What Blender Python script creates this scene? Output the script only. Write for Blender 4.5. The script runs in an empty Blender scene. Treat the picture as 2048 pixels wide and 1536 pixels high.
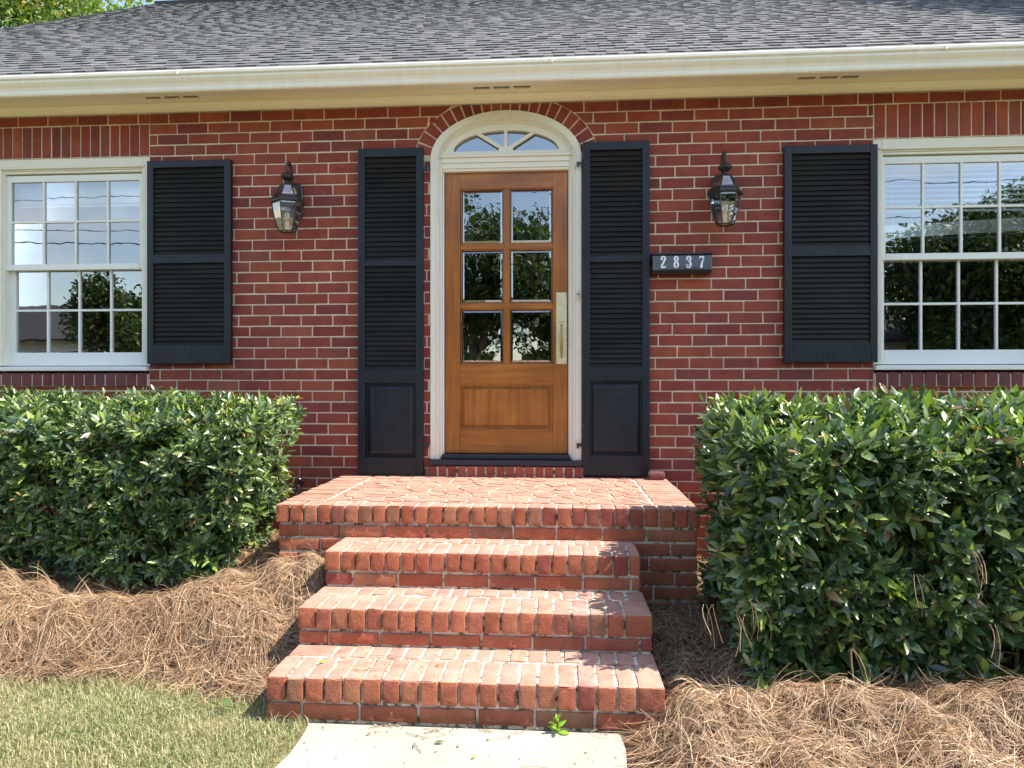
import bpy, math, random
import numpy as np
from mathutils import Vector, Matrix, noise as mnoise
random.seed(7); RNG = np.random.default_rng(11)

# ------------------------------------------------------------------ camera, sky, sun, exposure
S = bpy.context.scene
F, D, TH, EZ, HOR = 1365.0, 4.96, 0.0695, 1.375, 765.0
CT, ST = math.cos(TH), math.sin(TH)
cam_d = bpy.data.cameras.new('camera'); cam = bpy.data.objects.new('camera', cam_d)
S.collection.objects.link(cam); S.camera = cam
cam.location = (0, -D, EZ); cam.rotation_euler = (math.radians(90), 0, TH)
cam_d.sensor_width = 36; cam_d.lens = F / 2048 * 36
cam_d.shift_y = -3.0 / 2048
cam_d.clip_start = 0.05; cam_d.clip_end = 3000

SUNV = Vector((0.70, -0.125, 1.0)).normalized()
ELEV = math.asin(SUNV.z)
AZ = math.atan2(SUNV.x, SUNV.y)          # clockwise from +Y
w = bpy.data.worlds.new('World'); S.world = w; w.use_nodes = True
nt = w.node_tree; nt.nodes.clear()
wo = nt.nodes.new('ShaderNodeOutputWorld'); wb = nt.nodes.new('ShaderNodeBackground')
sk = nt.nodes.new('ShaderNodeTexSky'); sk.sky_type = 'NISHITA'; sk.sun_disc = False
sk.sun_elevation = ELEV; sk.sun_rotation = AZ; sk.air_density = 1.0; sk.dust_density = 0.6; sk.ozone_density = 1.2
tc = nt.nodes.new('ShaderNodeTexCoord'); mp = nt.nodes.new('ShaderNodeMapping'); mp.inputs['Scale'].default_value = (1, 1, 2.6)
cn = nt.nodes.new('ShaderNodeTexNoise'); cn.inputs['Scale'].default_value = 2.6; cn.inputs['Detail'].default_value = 8; cn.inputs['Roughness'].default_value = .6
cr = nt.nodes.new('ShaderNodeValToRGB'); cr.color_ramp.elements[0].position = .56; cr.color_ramp.elements[1].position = .72
mx = nt.nodes.new('ShaderNodeMix'); mx.data_type = 'RGBA'; mx.inputs[7].default_value = (5.2, 5.5, 6.0, 1)
ml = nt.nodes.new('ShaderNodeMath'); ml.operation = 'MULTIPLY'; ml.inputs[1].default_value = .55
nt.links.new(tc.outputs['Generated'], mp.inputs[0]); nt.links.new(mp.outputs[0], cn.inputs['Vector'])
nt.links.new(cn.outputs['Fac'], cr.inputs[0]); nt.links.new(cr.outputs[0], ml.inputs[0]); nt.links.new(ml.outputs[0], mx.inputs[0])
nt.links.new(sk.outputs[0], mx.inputs[6]); nt.links.new(mx.outputs[2], wb.inputs['Color']); nt.links.new(wb.outputs[0], wo.inputs[0])
wb.inputs['Strength'].default_value = 0.15
sd = bpy.data.lights.new('sun', 'SUN'); sd.energy = 3.7; sd.angle = math.radians(0.5); sd.color = (1, .97, .93)
sun = bpy.data.objects.new('sun', sd); S.collection.objects.link(sun)
sun.rotation_euler = SUNV.to_track_quat('Z', 'Y').to_euler(); sun.location = SUNV * 30
S.view_settings.view_transform = 'Standard'; S.view_settings.look = 'None'
S.view_settings.exposure = 1.42; S.view_settings.gamma = 1
try:
    S.view_settings.use_white_balance = True; S.view_settings.white_balance_temperature = 7300
except Exception: pass
S.cycles.max_bounces = 8; S.cycles.transparent_max_bounces = 12
S.cycles.caustics_reflective = False; S.cycles.caustics_refractive = False
try: S.cycles.use_denoising = True
except Exception: pass

# ------------------------------------------------------------------ helpers
def P(px, py, Y=0.0):
    u = (px - 1024) / F; t = (Y + D) / (CT + u * ST)
    return t * (u * CT - ST), EZ + (HOR - py) / F * t
def PXx(px, Y=0.0): return P(px, HOR, Y)[0]
def lerp(a, b, t): return a + (b - a) * t

def nd(nt, typ, **kw):
    n = nt.nodes.new(typ)
    for k, v in kw.items():
        if hasattr(n, k): setattr(n, k, v)
        else: n.inputs[k].default_value = v
    return n
def ramp(nt, fac, stops, interp='LINEAR'):
    r = nt.nodes.new('ShaderNodeValToRGB'); e = r.color_ramp; e.interpolation = interp
    while len(e.elements) < len(stops): e.elements.new(.5)
    for el, (p, c) in zip(e.elements, stops):
        el.position = p; el.color = (*c, 1) if len(c) == 3 else c
    if fac is not None: nt.links.new(fac, r.inputs[0])
    return r.outputs[0]
def mixc(nt, fac, a, b, mode='MIX'):
    m = nt.nodes.new('ShaderNodeMix'); m.data_type = 'RGBA'; m.blend_type = mode
    for s, v in ((0, fac), (6, a), (7, b)):
        if hasattr(v, 'is_linked') or isinstance(v, bpy.types.NodeSocket): nt.links.new(v, m.inputs[s])
        elif isinstance(v, tuple): m.inputs[s].default_value = (*v, 1) if len(v) == 3 else v
        else: m.inputs[s].default_value = v
    return m.outputs[2]
def math_(nt, op, a, b=None):
    m = nt.nodes.new('ShaderNodeMath'); m.operation = op
    for i, v in enumerate((a, b)):
        if v is None: continue
        if isinstance(v, bpy.types.NodeSocket): nt.links.new(v, m.inputs[i])
        else: m.inputs[i].default_value = v
    return m.outputs[0]
def noise_(nt, scale, detail=4, rough=.55, vec=None, mapscale=None):
    n = nt.nodes.new('ShaderNodeTexNoise'); n.inputs['Scale'].default_value = scale
    n.inputs['Detail'].default_value = detail; n.inputs['Roughness'].default_value = rough
    if vec is None:
        vec = nt.nodes.new('ShaderNodeTexCoord').outputs['Object']
    if mapscale:
        m = nt.nodes.new('ShaderNodeMapping'); m.inputs['Scale'].default_value = mapscale
        nt.links.new(vec, m.inputs[0]); vec = m.outputs[0]
    nt.links.new(vec, n.inputs['Vector'])
    return n.outputs['Fac']
def base_mat(name):
    m = bpy.data.materials.new(name); m.use_nodes = True; nt = m.node_tree
    return m, nt, nt.nodes['Principled BSDF']
def bump(nt, b, h, strength=.3, dist=.01):
    n = nt.nodes.new('ShaderNodeBump'); n.inputs['Strength'].default_value = strength; n.inputs['Distance'].default_value = dist
    nt.links.new(h, n.inputs['Height']); nt.links.new(n.outputs[0], b.inputs['Normal'])
def simple(name, c, rough=.5, var=.08, vscale=6, bscale=60, bstr=.15, bdist=.003, metal=0, spec=.5, dirt=None, mapscale=None):
    m, nt, b = base_mat(name)
    n1 = noise_(nt, vscale, 6, .6, mapscale=mapscale)
    lo = tuple(x * (1 - var) for x in c); hi = tuple(min(1, x * (1 + var)) for x in c)
    col = ramp(nt, n1, [(.3, lo), (.7, hi)])
    if dirt:
        dcol, thr, sc = dirt
        n2 = noise_(nt, sc, 8, .65)
        f = ramp(nt, n2, [(thr, (0, 0, 0)), (min(.99, thr + .1), (1, 1, 1))])
        col = mixc(nt, f, col, dcol)
    nt.links.new(col, b.inputs['Base Color'])
    b.inputs['Roughness'].default_value = rough; b.inputs['Metallic'].default_value = metal
    b.inputs['Specular IOR Level'].default_value = spec
    if bstr: bump(nt, b, noise_(nt, bscale, 5, .6, mapscale=mapscale), bstr, bdist)
    return m

def brick_mat(name, stops, stain, stain_thr=.66, rough=.75, bstr=.5, dark=.35, dusty_glare=None):
    m, nt, b = base_mat(name)
    g = nt.nodes.new('ShaderNodeNewGeometry')
    col = ramp(nt, g.outputs['Random Per Island'], stops)
    n1 = noise_(nt, 9, 6, .6)
    col = mixc(nt, 1.0, col, ramp(nt, n1, [(.25, (1 - dark, 1 - dark, 1 - dark)), (.75, (1.15, 1.12, 1.1))]), 'MULTIPLY')
    n2 = noise_(nt, 120, 4, .7)
    col = mixc(nt, 1.0, col, ramp(nt, n2, [(.3, (.78, .78, .78)), (.7, (1.15, 1.15, 1.15))]), 'MULTIPLY')
    n3 = noise_(nt, 16, 10, .75)
    col = mixc(nt, ramp(nt, n3, [(stain_thr, (0, 0, 0)), (stain_thr + .05, (.75, .75, .75))]), col, stain)
    nt.links.new(col, b.inputs['Base Color']); b.inputs['Roughness'].default_value = rough
    # burnt dark ends and flashes across single bricks, small pale specks, splashed dirt low down
    n4 = noise_(nt, 3.2, 3, .5, mapscale=(2.2, 1, 4))
    col = mixc(nt, ramp(nt, n4, [(.60, (0, 0, 0)), (.68, (.45, .45, .45))]), col, tuple(x * .42 for x in stops[1][1]))
    n5 = noise_(nt, 75, 2, .5)
    col = mixc(nt, ramp(nt, n5, [(.745, (0, 0, 0)), (.765, (.8, .8, .8))]), col, stain)
    nt.links.new(col, b.inputs['Base Color'])
    if dusty_glare:      # paleness of dusty treads and glaring sunlight mixed into the upper faces' colour
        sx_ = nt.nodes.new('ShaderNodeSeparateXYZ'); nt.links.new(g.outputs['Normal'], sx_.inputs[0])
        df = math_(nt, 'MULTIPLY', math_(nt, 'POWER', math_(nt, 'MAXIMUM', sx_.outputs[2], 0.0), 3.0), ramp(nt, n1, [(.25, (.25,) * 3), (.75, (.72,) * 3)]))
        nt.links.new(mixc(nt, df, col, dusty_glare), b.inputs['Base Color'])
    h = math_(nt, 'ADD', n2, math_(nt, 'MULTIPLY', noise_(nt, 30, 6, .6), 1.5))
    bump(nt, b, h, bstr, .004)
    return m
M = {}
M['brick'] = brick_mat('red_brick', [(0, (.225, .036, .026)), (.2, (.33, .060, .034)), (.4, (.265, .044, .029)), (.6, (.37, .080, .038)), (.78, (.29, .052, .033)), (.92, (.195, .036, .033)), (1, (.34, .092, .05))], (.72, .62, .56), .69)
M['brick_dark'] = brick_mat('sill_brick', [(0, (.13, .03, .03)), (.5, (.20, .045, .04)), (1, (.14, .05, .055))], (.6, .5, .42), .72)
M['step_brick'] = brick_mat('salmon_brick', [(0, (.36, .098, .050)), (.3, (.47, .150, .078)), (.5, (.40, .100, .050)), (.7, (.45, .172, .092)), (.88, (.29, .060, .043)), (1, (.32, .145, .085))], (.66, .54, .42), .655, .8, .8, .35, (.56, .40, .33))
M['mortar'] = simple('mortar', (.70, .59, .44), .9, .18, 14, 220, .7, .004, dirt=((.40, .34, .26), .62, 30))
M['step_mortar'] = simple('step_mortar', (.70, .64, .54), .9, .25, 25, 200, .9, .005, dirt=((.13, .105, .07), .50, 30))
M['cream'] = simple('cream_paint', (.87, .82, .67), .45, .03, 3, 40, .12, .003, dirt=((.60, .52, .36), .74, 9))
M['white'] = simple('white_trim_paint', (.80, .77, .66), .42, .03, 3, 50, .15, .003, dirt=((.55, .47, .34), .73, 12))
M['sash'] = simple('white_sash_paint', (.80, .81, .76), .4, .03, 4, 60, .2, .003, dirt=((.5, .47, .38), .74, 20))
M['gutter'] = simple('gutter_enamel', (.81, .78, .68), .3, .04, 1.5, 10, .04, .003, dirt=((.50, .46, .35), .66, 1.2), mapscale=(14, 1, 1.5))
M['navy'] = simple('black_shutter_paint', (.007, .0105, .0175), .42, .45, 9, 45, .8, .005, spec=.42, dirt=((.040, .036, .036), .64, 14), mapscale=(1, 1, .35))
M['louver'] = simple('louver_paint', (.0125, .0115, .0095), .55, .5, 8, 50, .5, .004, spec=.25, mapscale=(.25, 1, 1))
M['iron'] = simple('black_iron', (.010, .012, .015), .35, .2, 20, 90, .4, .002, spec=.6)
M['threshold'] = simple('black_threshold', (.016, .02, .03), .5, .2, 10, 50, .4, .003, dirt=((.1, .09, .09), .72, 20))
M['brass'] = simple('worn_brass', (.78, .68, .44), .42, .12, 25, 60, .1, .002, metal=1.0, dirt=((.5, .42, .26), .62, 10))
M['blind'] = simple('white_blind', (.78, .80, .80), .5, .04, 4, 30, .1, .002)
M['plaster'] = simple('room_plaster', (.42, .41, .38), .8, .05, 2, 20, .1, .003)
M['room_floor'] = simple('room_floor', (.16, .10, .06), .4, .2, 4, 20, .1, .003)
M['dark_opening'] = simple('vent_cavity', (.02, .018, .015), .9, .1)
M['white_paint'] = simple('white_numerals', (.85, .85, .83), .5, .02, bstr=0)
M['stem'] = simple('stem_bark', (.12, .08, .045), .85, .3, 20, 60, .5, .004)
M['bark'] = simple('tree_bark', (.14, .11, .08), .9, .3, 5, 20, .8, .03, mapscale=(1, 1, .3))
M['dead_leaf'] = simple('dead_leaf', (.27, .12, .05), .6, .3, 30, 60, .3, .002)

def wood_mat(name, mapscale):
    m, nt, b = base_mat(name)
    n = noise_(nt, 1, 8, .65, mapscale=mapscale)
    n2 = noise_(nt, 3, 3, .5)
    c = ramp(nt, n, [(.25, (.20, .062, .010)), (.5, (.34, .115, .018)), (.75, (.46, .17, .03))])
    c = mixc(nt, 1.0, c, ramp(nt, n2, [(.3, (.8, .76, .7)), (.7, (1.15, 1.15, 1.15))]), 'MULTIPLY')
    nt.links.new(c, b.inputs['Base Color']); b.inputs['Roughness'].default_value = .33
    b.inputs['Coat Weight'].default_value = .25; b.inputs['Coat Roughness'].default_value = .15
    bump(nt, b, n, .12, .002)
    return m
M['wood_v'] = wood_mat('varnished_wood_upright_grain', (34, 34, 2.2))
M['wood_h'] = wood_mat('varnished_wood_level_grain', (2.2, 34, 34))

def glass_mat(name, refl, tint=(.9, .93, .93), wav=.02, wscale=5, rough=0.0):
    m = bpy.data.materials.new(name); m.use_nodes = True; nt = m.node_tree; nt.nodes.clear()
    o = nt.nodes.new('ShaderNodeOutputMaterial'); t = nt.nodes.new('ShaderNodeBsdfTransparent'); g = nt.nodes.new('ShaderNodeBsdfGlossy')
    t.inputs[0].default_value = (*tint, 1); g.inputs['Roughness'].default_value = rough; g.inputs['Color'].default_value = (.95, .97, 1, 1)
    fr = nt.nodes.new('ShaderNodeFresnel'); fr.inputs['IOR'].default_value = 1.5
    f = math_(nt, 'MINIMUM', math_(nt, 'ADD', fr.outputs[0], refl), 1.0)
    mix = nt.nodes.new('ShaderNodeMixShader'); nt.links.new(f, mix.inputs[0]); nt.links.new(t.outputs[0], mix.inputs[1]); nt.links.new(g.outputs[0], mix.inputs[2])
    if wav:
        bn = nt.nodes.new('ShaderNodeBump'); bn.inputs['Strength'].default_value = wav; bn.inputs['Distance'].default_value = .05
        nt.links.new(noise_(nt, wscale, 2, .5), bn.inputs['Height']); nt.links.new(bn.outputs[0], g.inputs['Normal'])
    nt.links.new(mix.outputs[0], o.inputs[0]); return m
M['glass'] = glass_mat('window_glass', .24, wav=.006)
M['door_glass'] = glass_mat('bevelled_door_glass', .25, (.55, .58, .56), wav=.008, wscale=9)
M['fan_glass'] = glass_mat('fanlight_glass', .28, (.3, .32, .36), wav=.01)
M['lamp_glass'] = glass_mat('lantern_glass', .18, (.96, .96, .94), wav=.0)

def leaf_mat(name, stops, rough=.35, transl=.25, spec=.5):
    m, nt, b = base_mat(name)
    g = nt.nodes.new('ShaderNodeNewGeometry')
    c = ramp(nt, g.outputs['Random Per Island'], stops)
    nt.links.new(c, b.inputs['Base Color']); b.inputs['Roughness'].default_value = rough
    b.inputs['Specular IOR Level'].default_value = spec
    tr = nt.nodes.new('ShaderNodeBsdfTranslucent')
    c2 = mixc(nt, 1.0, c, (1.5, 1.8, .6), 'MULTIPLY'); nt.links.new(c2, tr.inputs[0])
    mix = nt.nodes.new('ShaderNodeMixShader'); mix.inputs[0].default_value = transl
    nt.links.new(b.outputs[0], mix.inputs[1]); nt.links.new(tr.outputs[0], mix.inputs[2])
    nt.links.new(mix.outputs[0], nt.nodes['Material Output'].inputs[0]); return m
M['laurel'] = leaf_mat('laurel_leaf', [(0, (.022, .056, .024)), (.3, (.054, .112, .042)), (.55, (.105, .172, .062)), (.75, (.185, .25, .092)), (.88, (.24, .35, .07)), (.95, (.32, .42, .10)), (.985, (.25, .13, .05)), (1, (.34, .24, .12))], .32, .2, .95)
M['oak'] = leaf_mat('oak_leaf', [(0, (.05, .11, .02)), (.4, (.10, .19, .03)), (.75, (.19, .28, .05)), (.92, (.32, .32, .07)), (1, (.30, .20, .08))], .5, .35)
M['street_tree'] = leaf_mat('street_tree_leaf', [(0, (.02, .05, .012)), (.5, (.045, .085, .02)), (.85, (.09, .14, .03)), (1, (.2, .19, .06))], .5, .25)
M['grassblade'] = leaf_mat('grass_blade', [(0, (.11, .16, .05)), (.3, (.20, .26, .09)), (.5, (.29, .32, .15)), (.62, (.40, .37, .23)), (1, (.50, .42, .30))], .5, .25)
M['weed'] = leaf_mat('weed_leaf', [(0, (.16, .36, .03)), (1, (.26, .46, .05))], .4, .3)
M['needle'] = leaf_mat('pine_needle', [(0, (.05, .026, .015)), (.25, (.16, .08, .042)), (.5, (.34, .19, .10)), (.78, (.48, .31, .18)), (1, (.64, .50, .35))], .55, .08)

def link(o, parent=None):
    S.collection.objects.link(o)
    if parent is not None: o.parent = parent
    return o
def tag(o, label=None, cat=None, group=None, kind=None):
    if label: o['label'] = label
    if cat: o['category'] = cat
    if group: o['group'] = group
    if kind: o['kind'] = kind
    return o
def empty(name, loc, label, cat, group=None):
    o = bpy.data.objects.new(name, None); o.location = loc; o.empty_display_size = .1; link(o)
    return tag(o, label, cat, group)
def np_mesh(name, V, Fc, mats, parent=None, matidx=None, smooth=False):
    me = bpy.data.meshes.new(name); V = np.asarray(V, dtype=np.float32); Fc = np.asarray(Fc, dtype=np.int32)
    n, k = Fc.shape
    me.vertices.add(len(V)); me.vertices.foreach_set('co', V.ravel())
    me.loops.add(n * k); me.loops.foreach_set('vertex_index', Fc.ravel())
    me.polygons.add(n); me.polygons.foreach_set('loop_start', np.arange(0, n * k, k, dtype=np.int32))
    me.polygons.foreach_set('loop_total', np.full(n, k, dtype=np.int32))
    if matidx is not None: me.polygons.foreach_set('material_index', np.asarray(matidx, dtype=np.int32))
    if smooth: me.polygons.foreach_set('use_smooth', np.ones(n, dtype=bool))
    for m in (mats if isinstance(mats, (list, tuple)) else [mats]): me.materials.append(m)
    me.update(calc_edges=True); me.validate()
    o = bpy.data.objects.new(name, me); return place(o, parent)
def place(o, parent):
    link(o)
    if parent is not None:
        o.parent = parent; o.location = -parent_world(parent)
    return o
def parent_world(p):
    v = Vector((0, 0, 0))
    while p is not None: v += p.location; p = p.parent
    return v

class MB:
    """collects world-space shapes for one mesh"""
    def __init__(s): s.v = []; s.f = []; s.m = []
    def add(s, vs, fs, mi=0):
        k = len(s.v); s.v += [tuple(v) for v in vs]
        for f in fs: s.f.append(tuple(i + k for i in f)); s.m.append(mi)
    def box(s, x0, x1, y0, y1, z0, z1, mi=0):
        if x0 > x1: x0, x1 = x1, x0
        if y0 > y1: y0, y1 = y1, y0
        if z0 > z1: z0, z1 = z1, z0
        s.add([(x0, y0, z0), (x1, y0, z0), (x1, y1, z0), (x0, y1, z0), (x0, y0, z1), (x1, y0, z1), (x1, y1, z1), (x0, y1, z1)],
              [(0, 3, 2, 1), (4, 5, 6, 7), (0, 1, 5, 4), (1, 2, 6, 5), (2, 3, 7, 6), (3, 0, 4, 7)], mi)
    def hexa(s, p, mi=0):   # 8 arbitrary corners ordered as in box
        s.add(p, [(0, 3, 2, 1), (4, 5, 6, 7), (0, 1, 5, 4), (1, 2, 6, 5), (2, 3, 7, 6), (3, 0, 4, 7)], mi)
    def chip(s, quad, y0, y1, ch=.004, mi=0):
        """brick seen from -Y: quad = 4 (x,z) corners ccw from lower left; face at y0, back y1, chamfered front"""
        cx = sum(q[0] for q in quad) / 4; cz = sum(q[1] for q in quad) / 4
        def ins(q):
            dx, dz = q[0] - cx, q[1] - cz; l = math.hypot(dx, dz) + 1e-6
            return (q[0] - math.copysign(min(ch, abs(dx)), dx), q[1] - math.copysign(min(ch, abs(dz)), dz))
        j = [random.uniform(-.0012, .0012) for _ in range(4)]
        a = [(ins(q)[0], y0 + j[i], ins(q)[1]) for i, q in enumerate(quad)]
        b = [(q[0], y0 + ch, q[1]) for q in quad]; c = [(q[0], y1, q[1]) for q in quad]
        fs = [(0, 1, 2, 3)]
        for i in range(4):
            n = (i + 1) % 4; fs += [(i, i + 4, n + 4, n), (i + 4, i + 8, n + 8, n + 4)]
        s.add(a + b + c, fs, mi)
    def sweep(s, path, r, sides=8, mi=0, cap=True, ry=None):
        path = [Vector(p) for p in path]; n = len(path); rs = r if isinstance(r, (list, tuple)) else [r] * n
        vs = []; up = Vector((0, 0, 1))
        t0 = (path[1] - path[0]).normalized()
        if abs(t0.dot(up)) > .95: up = Vector((0, 1, 0))
        for i, p in enumerate(path):
            t = (path[min(i + 1, n - 1)] - path[max(i - 1, 0)]).normalized()
            a = t.cross(up).normalized(); b = a.cross(t).normalized(); up = b
            for k in range(sides):
                an = 2 * math.pi * k / sides
                vs.append(p + a * (math.cos(an) * rs[i]) + b * (math.sin(an) * rs[i]))
        fs = []
        for i in range(n - 1):
            for k in range(sides):
                k2 = (k + 1) % sides; fs.append((i * sides + k, i * sides + k2, (i + 1) * sides + k2, (i + 1) * sides + k))
        if cap: fs += [tuple(range(sides - 1, -1, -1)), tuple((n - 1) * sides + k for k in range(sides))]
        s.add(vs, fs, mi)
    def lathe(s, prof, c, sides=16, mi=0, rot=0, cap=True):
        vs = []; fs = []
        for (r, z) in prof:
            for k in range(sides):
                a = rot + 2 * math.pi * k / sides; vs.append((c[0] + r * math.cos(a), c[1] + r * math.sin(a), c[2] + z))
        for i in range(len(prof) - 1):
            for k in range(sides):
                k2 = (k + 1) % sides; fs.append((i * sides + k, i * sides + k2, (i + 1) * sides + k2, (i + 1) * sides + k))
        if cap: fs += [tuple(range(sides - 1, -1, -1)), tuple((len(prof) - 1) * sides + k for k in range(sides))]
        s.add(vs, fs, mi)
    def extrude(s, prof, x0, x1, mi=0, closed=True):
        """profile of (y,z) run along X"""
        n = len(prof); vs = [(x0, y, z) for y, z in prof] + [(x1, y, z) for y, z in prof]
        fs = [(i, (i + 1) % n, (i + 1) % n + n, i + n) for i in range(n if closed else n - 1)]
        if closed: fs += [tuple(range(n - 1, -1, -1)), tuple(range(n, 2 * n))]
        s.add(vs, fs, mi)
    def build(s, name, mats, parent=None, bevel=0, smooth=False, angle=40):
        me = bpy.data.meshes.new(name); me.from_pydata(s.v, [], s.f)
        for m in (mats if isinstance(mats, (list, tuple)) else [mats]): me.materials.append(m)
        me.polygons.foreach_set('material_index', s.m)
        if smooth: me.polygons.foreach_set('use_smooth', [True] * len(s.f))
        import bmesh
        bm = bmesh.new(); bm.from_mesh(me); bmesh.ops.recalc_face_normals(bm, faces=bm.faces); bm.to_mesh(me); bm.free()
        if smooth: me.set_sharp_from_angle(angle=math.radians(30))
        o = bpy.data.objects.new(name, me); place(o, parent)
        if bevel:
            b = o.modifiers.new('bevel', 'BEVEL'); b.width = bevel; b.segments = 2; b.limit_method = 'ANGLE'; b.angle_limit = math.radians(angle)
        return o

def smooth01(t): t = np.clip(t, 0, 1); return t * t * (3 - 2 * t)

# ------------------------------------------------------------------ levels
Z_LAND, Z3, Z2, Z1 = .695, .519, .340, .169
Y_LAND, Y3, Y2, Y1 = -1.25, -1.57, -1.90, -2.24
SX0, SX1 = -1.205, .415            # steps
LX0, LX1 = -1.585, .755            # landing
ZT = EZ + 2.035                    # wall top under the frieze
CH, BL = .0807, .2402
HX0, HX1 = -6.62, 6.5              # house ends
ZHEAD, ZSILLT, ZSILLB = EZ + 1.712, EZ + .13, EZ + .088
WL = (PXx(-14), PXx(298)); WR = (PXx(1748), PXx(1748) + 1.235)
DCX, DHA = -.393, .551             # door centre, half width of outer casing
ZSPR, ARB = EZ + 1.640, .342       # spring line and rise of outer casing arch
ZDB, ZDT = EZ - .522, EZ + 1.549   # door bottom/top

# ------------------------------------------------------------------ ground
_BR = random.Random(3)
_BT = []
for _ in range(16):
    wl = _BR.uniform(.10, .55); an_ = _BR.uniform(0, 2 * math.pi); _BT.append((2 * math.pi / wl * math.cos(an_), 2 * math.pi / wl * math.sin(an_), _BR.uniform(0, 6.28), .011 * (wl / .4) ** .8))
def bumps(X, Y): return sum(a * np.sin(kx * X + ky * Y + ph) for kx, ky, ph, a in _BT)
def gz_left(X, Y):
    X = np.asarray(X, float); Y = np.asarray(Y, float)
    k = smooth01((X + 1.95) / .6)                    # 0 far left, 1 by the steps
    ye = lerp(-1.99, -2.10, k) + .03 * np.sin(X * 5.3) ; wd = lerp(.44, .80, k)
    crest = lerp(.335, .39, k) - .10 * np.exp(-((X + 2.45) / .33) ** 2)
    h = crest * smooth01((Y - ye) / wd) - .02
    h = h - .10 * np.exp(-((Y + 1.35) / .16) ** 2) * (1 - k) * smooth01((X + 3.2) / .5)
    h = h + (.016 * np.sin(X * 7 + Y * 4) + bumps(X, Y)) * smooth01((Y - ye) / .2)
    return h
def gz_right(X, Y):
    X = np.asarray(X, float); Y = np.asarray(Y, float)
    front = smooth01((Y + 2.95) / .45)
    ridge = np.exp(-((Y + 2.28) / .24) ** 2)
    k = smooth01((X - .25) / .35)
    h = (.03 + .13 * ridge * (1 + .25 * np.sin(X * 4.1 + 1))) * front * k
    back = smooth01((Y + 2.1) / .9)
    h = h + .16 * back * smooth01((X - .3) / .2)
    h = h + (.012 * np.sin(X * 6 + Y * 5) + bumps(X, Y)) * front * k
    return np.where(Y < -2.36, h * smooth01((X - .2 - .06 * np.sin(Y * 9)) / .3), h) - .012

m, nt, b = base_mat('lawn_soil')
n1 = noise_(nt, 3, 6); n2 = noise_(nt, 60, 6, .7)
c = mixc(nt, ramp(nt, n1, [(.35, (0, 0, 0)), (.65, (1, 1, 1))]), (.15, .15, .06), (.30, .25, .14))
c = mixc(nt, 1.0, c, ramp(nt, n2, [(.3, (.55, .55, .5)), (.7, (1.3, 1.3, 1.25))]), 'MULTIPLY')
nt.links.new(c, b.inputs['Base Color']); b.inputs['Roughness'].default_value = .95; bump(nt, b, n2, .8, .02); M['lawn'] = m
mb = MB(); mb.add([(-400, -400, -.02), (400, -400, -.02), (400, 400, -.02), (-400, 400, -.02)], [(0, 1, 2, 3)])
tag(mb.build('ground', M['lawn']), kind='structure')
m, nt, b = base_mat('pale_concrete')
n1 = noise_(nt, 2.5, 8, .6); n2 = noise_(nt, 160, 4, .7); n3 = noise_(nt, 6, 12, .8)
c = ramp(nt, n1, [(.3, (.38, .36, .30)), (.7, (.53, .50, .44))])
c = mixc(nt, ramp(nt, n3, [(.60, (0, 0, 0)), (.72, (.5, .5, .5))]), c, (.30, .25, .18))
c = mixc(nt, 1.0, c, ramp(nt, n2, [(.3, (.66, .66, .64)), (.7, (1.12, 1.12, 1.12))]), 'MULTIPLY')
nt.links.new(c, b.inputs['Base Color']); b.inputs['Roughness'].default_value = .9; bump(nt, b, n2, .8, .006); M['concrete'] = m
# path, slightly irregular edges
mb = MB(); pts_l = []; pts_r = []
for i in range(60):
    y = -2.275 - i * .11
    pts_l.append((-1.045 + min(i, 2) * .022 + .018 * math.sin(i * 1.7) + .012 * math.sin(i * .9) + (.04 if i == 0 else 0), y)); pts_r.append((.235 + .012 * math.sin(i * 1.3), y))
for i in range(59):
    (a, ya), (b_, yb) = pts_l[i], pts_l[i + 1]; (c_, yc), (d_, yd) = pts_r[i], pts_r[i + 1]
    mb.add([(b_, yb, .004), (d_, yd, .004), (c_, yc, .004), (a, ya, .004)], [(0, 1, 2, 3)])
    mb.add([(b_, yb, -.06), (b_, yb, .004), (a, ya, .004), (a, ya, -.06)], [(0, 1, 2, 3)])
    mb.add([(d_, yd, -.06), (d_, yd, .004), (c_, yc, .004), (c_, yc, -.06)], [(3, 2, 1, 0)])
tag(mb.build('path', M['concrete']), kind='structure')
m, nt, b = base_mat('asphalt'); n2 = noise_(nt, 90, 4, .7)
nt.links.new(ramp(nt, n2, [(.3, (.035, .035, .036)), (.7, (.07, .07, .07))]), b.inputs['Base Color']); b.inputs['Roughness'].default_value = .9; M['asphalt'] = m
mb = MB(); mb.add([(-60, -17.5, -.012), (60, -17.5, -.012), (60, -10.5, -.012), (-60, -10.5, -.012)], [(0, 1, 2, 3)])
tag(mb.build('road', M['asphalt']), kind='structure')

# ------------------------------------------------------------------ house
house = empty('brick_house', (0, 0, 0), 'single storey red brick house with cream eaves, black shutters and a grey shingle roof', 'house')

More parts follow.
